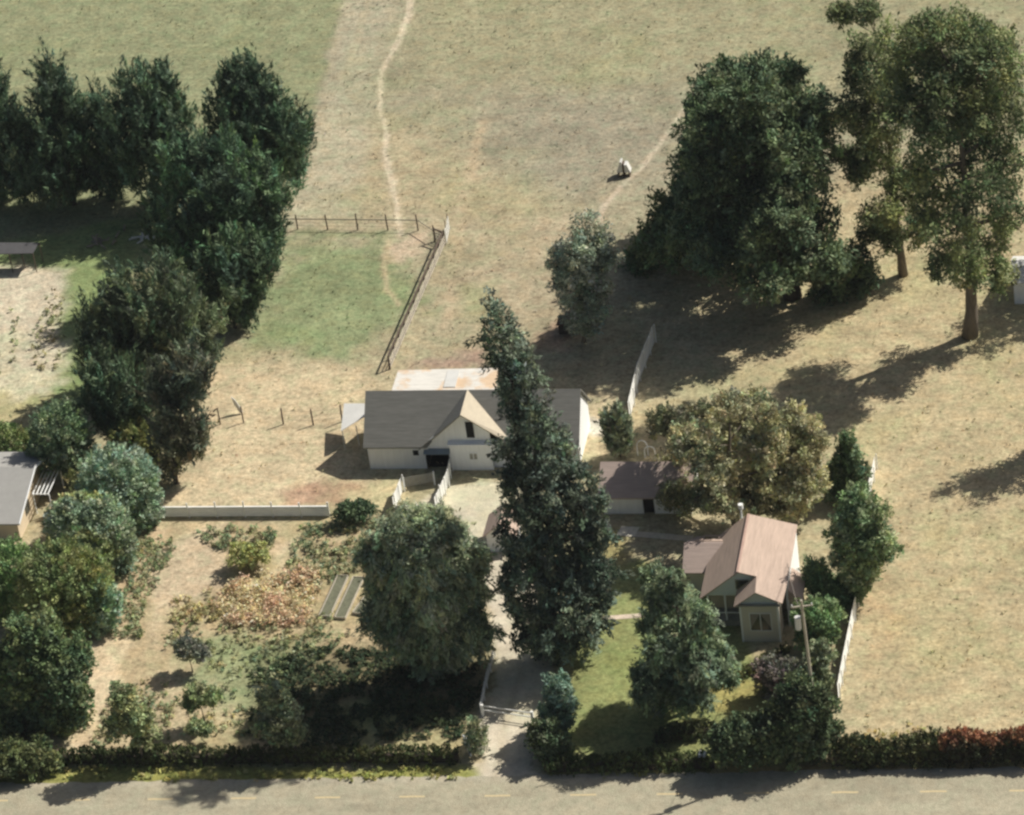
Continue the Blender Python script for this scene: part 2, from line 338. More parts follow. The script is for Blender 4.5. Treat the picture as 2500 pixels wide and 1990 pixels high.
# road
def road_tint(x, y):
    yy = y-x*.0405; base = np.array([.415, .382, .285]); c = np.empty(x.shape+(3,)); c[:] = base
    edge = np.clip((yy-1.6)/1.0, 0, 1)[..., None]; c = c*(1-edge*.5)+np.array([.45, .41, .33])*edge*.5
    c *= (1-.08*np.exp(-((yy+1.2)/.5)**2)-.06*np.exp(-((yy-.9)/.4)**2))[..., None]
    for o_, a_ in ((-3.3, .05), (.0, .05), (1.9, .04)): c = c*(1-a_*np.exp(-((yy-o_)/.28)**2))[..., None]
    pt = np.clip((fbm(x, y*2.2, 5.5, 4)-.60)*9, 0, 1)[..., None]; c = c*(1-.09*pt)
    return c*(1+.22*(fbm(x, y*4, 9, 1)-.5)+.12*(fbm(x, y, 1.0, 3)-.5))[..., None]
def road_keep(x, y): yy = y-x*.0405-2.85+.5*(fbm(x, y, 1.4, 2)-.5); return (yy < 0) & (yy > -7.6)
X0 = np.concatenate([np.arange(-600, -60, 4), np.arange(-60, 60, .4), np.arange(60, 601, 4)])
rx, ry = np.meshgrid(X0, np.concatenate([np.linspace(-4.9, 1.6, 14), np.linspace(1.85, 2.85, 6)]))
wobble = np.where(ry > 2.5, .35*(fbm(rx, ry, 1.6, 2)-.5)*2, 0)
idx = np.arange(rx.size).reshape(rx.shape); F = np.stack([idx[:-1, :-1], idx[:-1, 1:], idx[1:, 1:], idx[1:, :-1]], -1).reshape(-1, 4)
VX = rx.ravel(); VY = (ry+rx*.0405+wobble).ravel()
road = tag(mesh_obj('road', np.stack([VX, VY, np.full(VX.shape, .02)], 1), F, GRAVEL, tint=road_tint(VX, VY)), kind='structure')
g0 = gp(975, 1946)
for k in range(-7, 8):
    x0 = g0[0]+k*7.32
    yc = lambda x: g0[1]+.033*(x-g0[0])+.02
    b = MB((x0, yc(x0), 0)); n = 6; V = []
    for i in range(n+1):
        x = x0+2.2*i/n; j = .015*math.sin(i*5+k); V += [(x, yc(x)-.11+j, .026), (x, yc(x)+.11+j, .026)]
    b.add(V, [(2*i, 2*i+2, 2*i+3, 2*i+1) for i in range(n)]); o = b.obj('centre_line_dash', YELL, road); o.location = (x0, yc(x0), 0)

# ------------------------------------------------------------------ foliage
def leaves_mesh(name, cp, od, u, L, Wd, nl, leaf, col, jit, parent, origin, cj=.22, asp=.55, nrm=1.0):
    """cp cluster centres, od outward dir, u growth dir."""
    n = len(cp)
    if n == 0: return None
    t = RNG.random((n, nl, 1))-.35; rn = RNG.normal(size=(n, nl, 3)); rn -= (rn*u[:, None]).sum(-1, keepdims=True)*u[:, None]
    P = cp[:, None]+u[:, None]*t*L[:, None, None]+rn*(.42*Wd[:, None, None])*(1.05-.75*np.clip(t+.2, 0, 1))
    a = u[:, None]+RNG.normal(size=(n, nl, 3))*.45; a /= np.linalg.norm(a, axis=-1, keepdims=True)
    nn = od[:, None]*nrm+np.array([0, 0, .75])+RNG.normal(size=(n, 1, 3))*.32+RNG.normal(size=(n, nl, 3))*.38; b = np.cross(a, nn); b /= np.linalg.norm(b, axis=-1, keepdims=True)+1e-9
    s = leaf*(.45+1.1*RNG.random((n, nl, 1)))
    keep = (P[..., 2] > .05).ravel()
    V = np.stack([P-a*s*.5, P+b*s*asp*.5+a*s*.05, P+a*s*.5, P-b*s*asp*.5+a*s*.05], 2).reshape(-1, 4, 3)[keep]
    cc = col*(1+cj*RNG.normal(size=(n, 1, 1)))*(1+jit*RNG.normal(size=(n, nl, 1)))
    cc = cc*(1+.10*RNG.normal(size=(n, 1, 3))*np.array([1, .3, 1])); cc = np.clip(cc, .008, .8)
    cc = np.repeat(cc.reshape(-1, 3)[keep], 4, axis=0)
    V = V.reshape(-1, 3)-np.asarray(origin); F = np.arange(len(V)).reshape(-1, 4)
    return mesh_obj(name, V, F, LEAF, parent, tint=cc)
STY = {  # outward weight, up weight, cluster length, width, leaves, leaf size, aspect
 'pine': (.62, 1.0, 2.3, .52, 34, .58, .22), 'cypress': (1.0, .25, 1.45, .85, 34, .40, .44), 'broad': (.8, .4, .9, .8, 32, .30, .62),
 'round': (.9, .45, .8, .55, 28, .26, .52), 'willow': (.55, -.6, 1.5, .55, 32, .40, .28), 'gum': (.55, -.10, 1.45, 1.1, 36, .37, .40),
 'fir': (1.0, -.12, 1.5, .6, 32, .38, .36),
 'low': (.5, .8, .5, .4, 14, .24, .55)}
LEAFY = np.array([2.5, 2.5, 2.55]); DENS = 1.25
def spread(blobs, G, deep=1.0):                       # gives a crown drawn from one side its depth front to back
    if len(blobs) < 6: return blobs
    a = np.array([b[:4] for b in blobs], float); cx = (a[:, 0].min()+a[:, 0].max())/2; R = (a[:, 0].max()-a[:, 0].min())/2+10
    y0, y1 = a[:, 1].min(), a[:, 1].max(); sc = FPX/(M3 @ (np.array(G)-CAM))[2]; out = []
    for i, b in enumerate(blobs):
        if len(b) > 4: out.append(b); continue
        w = math.sqrt(max(0, R*R-(b[0]-cx)**2)); lim = max(0, (w-.6*b[2]))/sc; t = (b[1]-y0)/(y1-y0+1)
        q = (math.sin(i*2.4+1.3)*.5+.5); off = deep*lim*((-.2+.95*q)*(1-t)+(-.9+.9*q)*t)
        out.append((*b[:4], off))
    return out
def blob_world(G, b):
    cx, cyp, rx_, ry_ = b[:4]; off = b[4] if len(b) > 4 else 0.0
    c = on_plane(cx, cyp, G, off); dep = (M3 @ (c-CAM))[2]; s = FPX/dep
    r = rx_/s; sz = s*math.cos(TH); sy = s*math.sin(TH)
    hz = math.sqrt(max(ry_**2-(r*sy)**2*.85, (.45*r*sz)**2))/sz
    return c, r, hz
def lumpy(bl, style, size):
    lo, hi, p0, p1, vz, core = {'pine': (.17, .34, .70, 1.12, 2.3, .62), 'cypress': (.20, .42, .62, 1.12, .62, .55), 'gum': (.20, .38, .62, 1.18, .75, 0), 'fir': (.17, .36, .60, 1.22, .5, .58),
                                'willow': (.24, .44, .60, 1.0, 1.3, .6)}.get(style, (.26, .46, .62, .95, 1.0, .64))
    out = []
    for (c, r, hz) in bl:
        if r < .9*size: out.append((c, r, hz)); continue
        if core: out.append((c, r*core, hz*core))
        k = int(8+r*2.2/size)
        for i in range(k):
            z = 1-2*(i+.5)/k; a = i*2.39996+random.random()*.9; q = math.sqrt(max(0, 1-z*z)); v = np.array([q*math.cos(a), q*math.sin(a), z])
            rs = min(r, hz*1.4)*random.uniform(lo, hi); hs = rs*(1.0 if style == 'pine' and z < -.2 else vz)
            out.append((c+v*np.array([r, r, hz])*random.uniform(p0, p1)+(np.array([0, 0, rs*.8]) if style == 'pine' else 0), rs, hs))
    return out
def clusters(bl, dens, zmin, wind=0):
    CP, OD = [], []
    for i, (c, r, hz) in enumerate(bl):
        A = 4*math.pi*((r*r)**1.6/3+2*(r*hz)**1.6/3)**(1/1.6); n = max(5, int(A*dens))
        v = RNG.normal(size=(n, 3)); v /= np.linalg.norm(v, axis=1)[:, None]
        fr = 1-.5*RNG.random(n)**1.7; fr *= 1+.13*(NS[1](v[:, 0]*3+i*7, v[:, 2]*3+i, .8)-.5)*2
        p = c+v*fr[:, None]*np.array([r, r, hz]); o = v/np.array([r, r, hz]); o /= np.linalg.norm(o, axis=1)[:, None]
        ok = p[:, 2] > zmin
        for j, (c2, r2, h2) in enumerate(bl):
            if j != i and abs(c2[0]-c[0]) < r+r2 and abs(c2[1]-c[1]) < r+r2:
                q = (((p-c2)/np.array([r2, r2, h2]))**2).sum(1); ok &= ~((q < .42) & (RNG.random(n) < .9))
        CP.append(p[ok]); OD.append(o[ok])
    return np.concatenate(CP), np.concatenate(OD)
def plant(name, label, cat, base, blobs, style='broad', col=(.06, .085, .035), dens=1.0, leaf=1.0, size=1.0, group=None, bark=None,
          tr=None, limbs=True, cj=.28, col2=None, bend=0, trunk_px=None, zmin=.25, deep=1.0, lump=True):
    G = gp(*base); root = empty(name, G, label, cat, group)
    bl = [blob_world(G, b) for b in spread(blobs, G, deep)]; wo, wu, L, Wd, nl, lf, asp = STY[style]
    cp, od = clusters(lumpy(bl, style, size) if lump else bl, DENS*dens/size**1.6, zmin)
    u = od*wo+np.array([0, 0, wu])+RNG.normal(size=od.shape)*.25; u /= np.linalg.norm(u, axis=1)[:, None]
    k = .7+.6*RNG.random(len(cp)); col = np.tile(np.array(col, float), (len(cp), 1))
    if col2 is not None:
        m = np.clip((fbm(cp[:, 0]+cp[:, 2]*.7, cp[:, 1]+cp[:, 2]*.4, 2.6*size, 3)-.42)*5, 0, 1)[:, None]; col = col*(1-m)+np.array(col2)*m
    col = col*LEAFY
    leaves_mesh('crown', cp, od, u, L*size*k, Wd*size*k, nl, lf*leaf*size**.6, col[:, None], .16, root, G, cj, asp)
    # trunk and limbs
    top = max(bl, key=lambda b: b[0][2]+.5*b[2]); H = top[0][2]+top[2]*.55; rb = tr or max(.05, H*.018)
    b = MB(G); n = 7; T = []
    if trunk_px:
        pts = [on_plane(x, y, G) for x, y in trunk_px]; T = [np.array(G)]+pts
    else:
        w1, w2 = random.uniform(-.35, .35), random.uniform(-.35, .35)
        for i in range(n+1):
            t = i/n; T.append(np.array([G[0]+(top[0][0]-G[0])*t**1.3+w1*math.sin(t*5), G[1]+(top[0][1]-G[1])*t**1.3+w2*math.sin(t*4), H*t]))
    rad = [rb*(1.25 if i == 0 else 1)*(1-.9*i/(len(T)-1)) for i in range(len(T))]
    b.tube(T, rad, 8)
    if limbs:
        zs = [p[2] for p in T]
        for (c, r, hz) in bl:
            z0 = max(min(c[2]-.8*r, zs[-1]*.92), H*.12); i = max(0, min(len(T)-2, int(np.searchsorted(zs, z0))-1)); q = (z0-zs[i])/(zs[i+1]-zs[i]+1e-6)
            a = T[i]*(1-q)+T[i+1]*q; r0 = max(.05, rb*(1-.8*z0/H)*.55); mid = (a+c)/2+np.array([0, 0, -.12*r])
            b.tube([a, mid, c], [r0, r0*.75, r0*.45], 6)
            for _ in range(5):
                v = RNG.normal(size=3); v /= np.linalg.norm(v); v[2] = abs(v[2])*.8-.1; e = c+v*np.array([r, r, hz])*.85
                s0 = mid*(.4)+c*.6
                b.tube([s0, (s0+e)/2+np.array([0, 0, .06*r]), e], [r0*.42, r0*.3, .02], 5)
    b.obj('trunk' if cat == 'tree' else 'stems', bark or BARKD, root, smooth=True)
    return root
PG = (.040, .064, .040); PG2 = (.060, .092, .052)
GP = 'pines in the windbreak at upper left'
def pine(label, base, blobs, col=PG, col2=PG2, **k): return plant('pine_tree', label, 'tree', base, blobs, 'pine', col, k.pop('dens', .85), group=GP, col2=col2, **k)
pine('pine cut by the left edge, westmost of the windbreak above the canopy', (0,485), [(-25,215,42,55),(-30,300,75,90),(10,390,80,80),(-10,440,90,50)])
pine('tall pine with the highest pointed top in the left windbreak', (180,500), [(118,170,20,42),(125,225,42,45),(155,265,42,45),(140,320,75,70),(95,400,85,80),(180,410,80,80),(60,440,85,50),(150,450,95,50)])
pine('small narrow pine standing between two bigger ones in the windbreak', (275,490), [(240,248,18,32),(243,300,34,50),(262,380,60,80),(275,440,60,50)])
pine('twin topped pine in the middle of the left windbreak', (395,515), [(398,205,22,35),(335,215,30,35),(300,205,18,28),(360,270,75,55),(420,300,50,60),(370,370,100,85),(410,450,90,60)])
pine('broad spreading pine at the pasture end of the windbreak', (640,525), [(605,190,30,40),(575,215,35,38),(640,235,40,45),(600,290,85,65),(690,320,60,65),(650,380,95,80),(560,380,70,80),(715,410,38,40)])
pine('big bushy pine in front of the others beside the paddock', (555,700), [(455,430,55,55),(490,385,35,40),(540,470,100,80),(640,500,70,80),(480,560,100,90),(600,600,90,90),(500,630,95,60),(640,600,45,50)], col2=(.075,.12,.06))
pine('short bushy pine at the foot of the big one beside the paddock edge', (575,800), [(600,620,45,40),(640,650,38,42),(560,680,75,60),(610,710,45,50),(540,740,60,45),(590,765,38,28)], col2=(.07,.105,.055))
pine('olive tinged pine at the corner of the neighbour garden', (390,945), [(408,690,30,35),(385,740,85,60),(300,760,70,65),(470,800,65,65),(250,830,55,65),(370,850,110,90),(490,860,45,50),(280,890,75,60),(360,900,70,50)], col=(.048,.068,.042), col2=(.09,.11,.06))
pine('dark low pine under the olive tinged one, against the yellow green shrub', (320,1110), [(245,950,45,50),(300,960,60,55),(350,990,55,50),(280,1020,60,50),(330,1060,50,40)], col=(.04,.06,.035), col2=(.055,.08,.045))
pine('brown tinged lower pine at the foot of the windbreak', (430,1180), [(470,920,45,55),(420,960,60,65),(445,1040,65,70),(475,1085,38,35),(420,1110,45,55),(415,1165,22,28)], col=(.044,.060,.042), col2=(.085,.088,.058))
GS = 'rounded shrubs along the neighbour boundary'
def shrub(label, base, blobs, col, style='round', **k):
    return plant(k.pop('name', 'shrub'), label, k.pop('cat', 'shrub'), base, blobs, style, col, k.pop('dens', 3.4), group=k.pop('group', None), **k)
shrub('dark green round shrub behind the neighbour house roof corner', (170,1170), [(150,1055,72,75),(120,1110,55,50),(180,1110,50,50)], (.075,.11,.06), group=GS, lump=False, col2=(.12,.155,.09))
shrub('low dark green hedge shrub just behind the neighbour grey roof', (40,1115), [(20,1080,55,38),(75,1085,45,30),(-20,1070,40,40)], (.06,.09,.035), group=GS, lump=False, col2=(.12,.15,.06))
shrub('yellow green shrub between the windbreak and the blue green shrub', (325,1150), [(320,1075,52,48),(350,1110,38,45)], (.13,.14,.055), group=GS, lump=False, col2=(.10,.12,.06))
shrub('large blue green domed shrub beside the boundary track', (310,1290), [(285,1165,92,75),(335,1215,58,75),(345,1260,40,45)], (.15,.195,.14), group=GS, lump=False, dens=4.2, col2=(.12,.17,.105))
shrub('small olive shrub tucked in front of the largest blue green dome', (222,1240), [(222,1180,60,44)], (.135,.14,.06), group=GS, lump=False, col2=(.10,.12,.055))
shrub('blue green domed shrub with two yellow crests beside the slatted pergola', (235,1400), [(190,1275,75,65),(265,1300,62,65),(180,1240,35,28),(240,1240,42,28),(290,1350,38,50)], (.145,.185,.125), group=GS, lump=False, dens=4.2, col2=(.17,.19,.08))
shrub('wide olive yellow domed shrub with dark shaded front', (170,1540), [(140,1395,95,70),(200,1420,80,80),(110,1460,75,70),(180,1490,75,55)], (.13,.15,.06), group=GS, lump=False, col2=(.09,.115,.05))
shrub('blue green shrub on the track side of the olive dome', (255,1545), [(258,1470,36,60),(250,1510,34,40)], (.14,.20,.13), group=GS, lump=False)
shrub('mid green shrub at the left edge under the neighbour house', (30,1500), [(25,1385,65,65),(10,1450,60,60)], (.10,.15,.06), group=GS, lump=False)
plant('broadleaf_tree', 'dark leafy tree in the bottom left corner beside the road', 'tree', (65,1775), [(75,1550,60,55),(110,1620,85,70),(40,1650,80,80),(190,1600,38,40),(150,1700,75,75),(50,1730,90,70),(165,1750,42,40)], 'broad', (.048,.072,.036), 2.0, col2=(.095,.12,.055), size=1.1)

shrub('low dark shrubs filling the roadside corner below the corner tree', (50,1885), [(5,1845,60,40),(70,1850,50,36),(-30,1860,50,36),(120,1865,36,24)], (.038,.052,.026), 'broad', col2=(.065,.08,.035))
plant('conifer_tree', 'very tall narrow dark conifer towering over the driveway and barn', 'tree', (1362,1600),
      [(1198,732,12,28),(1205,770,19,30),(1222,808,26,30),(1178,828,24,17),(1245,820,26,26),(1255,868,40,36),(1205,885,26,20),(1265,930,48,42),(1240,965,24,24),(1275,1000,46,42),(1325,990,20,18),(1288,1065,54,44),(1335,1040,24,26),(1362,1090,32,34),(1235,1095,22,24),(1305,1130,68,48),(1388,1150,40,34),(1255,1170,30,28),(1335,1200,92,52),(1435,1220,44,42),(1278,1250,36,30),(1345,1275,104,55),(1450,1300,46,44),(1262,1335,30,28),(1350,1350,112,56),(1460,1385,44,42),(1255,1410,36,34),(1355,1425,110,54),(1455,1455,46,38),(1275,1485,42,34),(1370,1500,96,48),(1450,1520,40,30),(1310,1550,60,36),(1400,1560,66,36),(1350,1575,52,26)],
      'fir', (.042,.057,.042), 1.7, col2=(.085,.105,.075), tr=.65, cj=.36)
plant('willow_tree', 'broad willow with pale sage crown left of the driveway', 'tree', (1080,1640),
      [(1014,1275,68,35),(960,1300,54,37),(1076,1290,50,39),(914,1350,40,37),(1004,1350,99,64),(1112,1360,63,69),(950,1420,68,69),(1050,1440,99,78),(1148,1440,50,69),(996,1520,81,69),(1094,1540,81,69),(914,1500,40,46),(1166,1540,40,51),(1050,1600,72,37)],
      'willow', (.105,.13,.08), 2.4, col2=(.18,.20,.125), tr=.4, bark=BARK, cj=.2)
plant('sapling_tree', 'slender grey green young tree behind the small woodpile', 'tree', (1425,835),
      [(1440,560,30,45),(1400,610,42,40),(1365,640,25,35),(1440,640,50,50),(1480,620,25,40),(1400,690,50,50),(1450,710,45,55),(1425,775,38,42)],
      'gum', (.12,.145,.105), 1.5, size=.75, col2=(.17,.19,.14), tr=.18, bark=BARK)
plant('cypress_tree', 'huge spreading dark cypress at the head of the big shadow', 'tree', (1935,725),
      [(1790,185,45,30),(1855,175,50,26),(1920,185,40,30),(1740,235,60,42),(1830,240,80,55),(1930,255,75,55),(1985,275,45,55),(1725,310,48,45),(1800,330,85,70),(1900,350,90,70),(1990,345,50,55),(2030,300,25,25),(1740,410,60,60),(1840,430,90,70),(1940,440,80,70),(1700,480,45,45),(1790,520,90,70),(1890,530,90,75),(1990,530,45,45),(1690,590,60,55),(1790,620,85,60),(1900,625,80,60),(2000,630,70,50),(2075,640,55,35),(2100,680,40,25),(1860,690,55,35),(2040,700,60,30)],
      'cypress', (.046,.068,.038), 1.2, size=1.2, col2=(.08,.105,.055), tr=.8, cj=.3, deep=1.3)
plant('cypress_tree', 'dark cypress standing just behind the huge spreading one, its shadow on the pasture', 'tree', (1825,610),
      [(1750,205,50,36),(1800,235,60,45),(1725,290,55,45),(1800,320,75,55),(1715,380,60,50),(1690,440,55,45),(1770,430,80,60),(1840,400,80,60),(1710,510,65,50),(1800,520,70,50),(1770,340,80,60,7),(1840,310,75,55,9),(1850,570,60,42,-5),(1770,600,60,38,-4),(1680,560,50,40),(1860,480,60,50),(1630,520,42,38),(1600,590,42,34),(1650,610,50,34),(1560,640,36,24)],
      'cypress', (.050,.078,.040), 1.25, size=1.2, col2=(.085,.115,.055), tr=.6, cj=.3, deep=1.3)
GE = 'eucalyptus trees at upper right'
plant('eucalyptus_tree', 'slim eucalyptus with long bare trunk between the cypress and the great eucalyptus', 'tree', (2205,672),
      [(2055,32,24,12),(2115,26,28,12),(2110,130,36,36),(2095,185,32,34),(2150,190,45,50),(2110,250,45,40),(2165,290,50,50),(2115,330,30,28),(2075,385,36,20),(2100,420,30,16),(2150,370,40,30),(2190,440,30,40),(2150,520,38,30),(2130,560,26,26),(2175,580,25,30),(2080,280,32,32),(2190,220,45,50),(2230,480,34,40),(2245,560,28,30)],
      'gum', (.055,.072,.036), 1.0, size=1.0, col2=(.11,.125,.055), tr=.42, bark=BARK, trunk_px=[(2198,610),(2186,520),(2178,440),(2174,370),(2160,290),(2150,200),(2140,110),(2130,30)], group=GE)
plant('eucalyptus_tree', 'great many limbed eucalyptus with thick pale trunk at the right edge', 'tree', (2368,822),
      [(2200,100,60,40),(2270,70,60,35),(2340,60,55,30),(2400,95,55,40),(2440,140,50,50),(2230,165,70,55),(2310,150,80,60),(2390,190,75,60),(2460,230,50,60),(2250,250,70,60),(2340,260,85,70),(2430,310,65,70),(2270,340,47,52),(2350,360,55,52),(2460,400,39,52),(2240,420,31,37),(2310,450,51,52),(2400,460,58,56),(2270,520,35,44),(2460,520,35,44),(2340,560,55,48),(2420,590,47,44),(2300,640,31,33),(2370,660,43,37),(2440,670,27,30)],
      'gum', (.050,.070,.034), 1.2, size=1.05, col2=(.105,.125,.055), tr=.68, bark=BARK, trunk_px=[(2372,760),(2370,700),(2368,620),(2362,540),(2355,440),(2345,330),(2330,210),(2320,110)], group=GE, cj=.3, deep=1.9)
plant('eucalyptus_tree', 'eucalyptus mostly beyond the right edge, its shadow falling behind the thick trunk', 'tree', (2760,690), [(2700,420,80,80),(2780,480,90,90),(2640,480,50,60),(2720,570,90,70)], 'gum', (.085,.095,.042), 1.0, size=1.2, tr=.6, bark=BARKP, group=GE)
plant('eucalyptus_tree', 'eucalyptus beyond the right edge whose shadow reaches the dry field', 'tree', (2700,1080), [(2640,820,60,60),(2680,880,70,70),(2600,870,35,30),(2650,960,70,50)], 'gum', (.085,.095,.042), .75, size=1.1, tr=.45, bark=BARKP, group=GE)

plant('broadleaf_tree', 'wide golden green tree behind the pink roofed house', 'tree', (1800,1290),
      [(1630,1030,50,40,7),(1700,1025,50,36,6),(1770,995,55,34),(1840,985,50,30),(1870,1030,42,38),(1930,1035,50,42),(1985,1065,38,45),(1690,1085,60,42),(1780,1070,70,50),(1860,1090,60,45),(1950,1110,60,50),(1655,1140,54,50,7),(1750,1140,75,45),(1840,1160,70,45),(1930,1180,60,45),(1985,1180,38,42),(1660,1210,45,38,3),(1740,1220,60,40),(1830,1230,65,35),(1930,1240,50,30)],
      'round', (.225,.215,.125), 2.1, size=1.1, col2=(.095,.10,.06), tr=.4, bark=BARK, cj=.25)
plant('conifer_tree', 'small dark conifer at the back corner beside the short white fence', 'tree', (2080,1215), [(2068,1080,12,20),(2070,1110,24,26),(2078,1150,30,34),(2040,1165,26,34),(2060,1190,35,25)], 'cypress', (.045,.07,.04), 3.2, size=.7, col2=(.07,.10,.05))
plant('broadleaf_tree', 'bright green tree at the right side of the pink roofed house', 'tree', (2097,1472),
      [(2095,1212,44,28),(2115,1250,46,38),(2075,1262,36,36),(2085,1305,50,42),(2140,1310,42,38),(2166,1340,28,28),(2120,1362,45,38),(2068,1350,42,42),(2095,1405,42,38)],
      'round', (.105,.145,.075), 2.6, size=1.0, col2=(.16,.19,.105), tr=.25, bark=BARK)
shrub('dark green shrub spreading under the bright green tree', (2020,1480), [(1990,1395,28,34),(2000,1425,34,34),(2035,1440,42,34),(2075,1445,38,30)], (.075,.11,.055), 'round')
shrub('leafy green shrub between the house and the utility pole', (2015,1580), [(1980,1500,40,35),(2018,1510,36,40),(1995,1545,44,35)], (.12,.165,.08), 'round', col2=(.08,.12,.055))
shrub('tall grey green shrub along the long white fence', (2005,1700), [(2005,1600,30,45),(2000,1650,28,45),(1985,1640,28,40)], (.11,.13,.075), 'round')
shrub('dusky purple brown bush in front of the bay window', (1900,1700), [(1880,1640,42,35),(1930,1655,40,38),(1900,1680,50,25)], (.105,.085,.085), 'round', col2=(.075,.08,.06))
plant('broadleaf_tree', 'dense dark green tree at the foot of the utility pole', 'tree', (1990,1850), [(1950,1680,46,32),(1990,1715,40,34),(1940,1740,55,50),(2000,1780,46,46),(1900,1790,50,45),(1970,1820,66,40)], 'broad', (.045,.062,.033), 2.6, col2=(.07,.088,.045))
plant('broadleaf_tree', 'large dark shrubby tree behind the roadside mailboxes', 'tree', (1830,1872), [(1800,1785,46,32),(1860,1785,46,38),(1780,1815,45,35),(1840,1820,65,40)], 'broad', (.050,.068,.035), 2.6)
plant('cedar_tree', 'feathery grey green cedar on the lawn before the porch', 'tree', (1690,1735),
      [(1600,1406,26,22),(1642,1425,33,26),(1605,1464,31,34),(1660,1479,47,41),(1707,1513,39,39),(1632,1542,43,39),(1688,1561,60,43),(1744,1590,43,39),(1642,1610,47,39),(1707,1629,60,39),(1660,1668,47,34),(1586,1522,28,34),(1605,1590,34,39),(1623,1687,47,34),(1688,1697,52,34),(1767,1639,33,29),(1567,1648,29,29),(1577,1697,29,24)],
      'willow', (.065,.09,.055), 2.7, size=.9, col2=(.10,.13,.075), tr=.3, cj=.3, deep=2.4)
shrub('small blue green conifer shrub beside the driveway gate', (1365,1790), [(1360,1675,26,28),(1365,1715,36,38),(1355,1755,36,32)], (.10,.145,.105), 'cypress', size=.6, dens=3.0)
shrub('narrow bush leaning on the white entrance panel', (1172,1845), [(1160,1780,20,24),(1168,1812,24,28)], (.10,.12,.07), 'round')
shrub('dark shrub behind the entrance gate post on the lawn side', (1340,1850), [(1330,1800,36,34),(1355,1830,40,30)], (.055,.075,.04), 'broad')
shrub('spiky grey green shrub on the pale yard beside the outbuilding', (1515,1115), [(1500,1045,26,40),(1525,1060,22,45),(1510,1090,26,22)], (.115,.135,.09), 'pine', size=.55, dens=2.4)
shrub('dark clipped bush at the end of the white board fence', (870,1275), [(845,1248,30,20),(885,1245,32,22)], (.05,.075,.04), 'round')
shrub('round yellow green bush alone on the bare garden soil', (608,1385), [(590,1350,38,22),(625,1352,34,22)], (.20,.21,.085), 'round')
plant('fruit_tree', 'open fruit tree near the hedge beside the sandy track', 'tree', (350,1865), [(300,1700,34,28),(320,1750,42,34),(290,1775,30,26),(350,1790,28,26)], 'broad', (.13,.15,.075), 1.7, group='fruit trees in the garden plot', size=.7, bark=BARK)
plant('fruit_tree', 'grey leaved fruit tree at the edge of the willow shade', 'tree', (735,1850), [(660,1700,34,30),(690,1740,42,38),(650,1770,38,30),(700,1790,38,28)], 'broad', (.12,.14,.085), 1.7, group='fruit trees in the garden plot', size=.7, bark=BARK)
plant('fruit_tree', 'thin fruit tree in the middle of the lower garden', 'tree', (500,1770), [(480,1690,30,22),(510,1700,26,20),(470,1715,24,16)], 'broad', (.13,.155,.08), 1.3, group='fruit trees in the garden plot', size=.6, bark=BARK)
plant('fruit_tree', 'smallest fruit tree, standing just behind the left hedge', 'tree', (505,1815), [(480,1775,24,14),(500,1780,20,14)], 'broad', (.13,.155,.08), 1.6, group='fruit trees in the garden plot', size=.5, bark=BARK)
plant('fruit_tree', 'dark twiggy fruit tree above the middle of the lower garden', 'tree', (470,1640), [(450,1580,34,20),(485,1590,30,18)], 'broad', (.09,.10,.075), 1.6, group='fruit trees in the garden plot', size=.55, bark=BARKD)

# hedges: clusters along a line
def hedge(label, px0, px1, h, w, col, col2=None, dens=9, name='hedge', top=None, hv=.3, leafk=1.0):
    A = gp(*px0); B = gp(*px1); L = np.linalg.norm(B-A); d = (B-A)/L; nrm = np.array([-d[1], d[0], 0]); n = int(L*dens*(h+w))
    t = RNG.random(n)*L; hh = h*(1-hv/2+hv*2*(fbm(t, t*0, 2.0, 1)-.5)+hv*.3); ww = w*(.8+.5*fbm(t, t*0+5, 1.6, 3))
    ang = RNG.random(n)*math.pi; rr = 1-.35*RNG.random(n)**1.5
    off = np.cos(ang)*ww/2*rr; z = np.abs(np.sin(ang))**.6*hh*rr
    P = A+d*t[:, None]+nrm*off[:, None]; P[:, 2] = np.maximum(z, .1)
    od = nrm*np.cos(ang)[:, None]+np.array([0, 0, 1])*np.sin(ang)[:, None]+RNG.normal(size=(n, 3))*.2; od /= np.linalg.norm(od, axis=1)[:, None]
    u = od*.5+np.array([0, 0, .8]); u /= np.linalg.norm(u, axis=1)[:, None]
    c = np.tile(np.array(col, float), (n, 1))
    if col2 is not None: m = np.clip((fbm(t, t*0, 2.2, 4)-.4)*4, 0, 1)[:, None]; c = c*(1-m)+np.array(col2)*m
    if top is not None: m = np.clip((z/hh-.72)*4, 0, 1)[:, None]; c = c*(1-m)+np.array(top)*m
    c = c*1.15
    k = np.full(n, 1.0); root = empty(name, (A+B)/2, label, 'hedge')
    leaves_mesh('foliage', P, od, u, .55*k, .4*k, 14, .26*leafk, c[:, None], .18, root, (A+B)/2, .22, .5)
    b = MB((A+B)/2); b.beam(A+[0, 0, .02], B+[0, 0, .02], w*.35, h*.5); b.obj('inner_wood', BARKD, root); return root
hedge('long dark clipped hedge between the garden plot and the road', (150,1862), (1120,1858), 1.45, 1.5, (.055,.072,.03), (.085,.10,.04), hv=.3)
hedge('uneven dark hedge in front of the lawn, right of the drive entrance', (1330,1882), (1745,1872), 1.5, 1.6, (.06,.085,.035), (.10,.125,.05), hv=.5)
hedge('bushy green hedge below the end of the long white fence', (2035,1864), (2300,1854), 2.5, 2.3, (.065,.08,.035), (.15,.16,.07), hv=.45, dens=14)
hedge('dark hedge with rust red tips at the right edge of the road', (2295,1858), (2560,1850), 3.0, 2.4, (.045,.05,.028), (.06,.07,.03), hv=.3, top=(.34,.16,.09), dens=15)
hedge('low rough hedge inside the lower hedge beside the mailboxes', (1600,1812), (1745,1790), 1.3, 1.6, (.10,.12,.06), (.14,.16,.08), hv=.5)

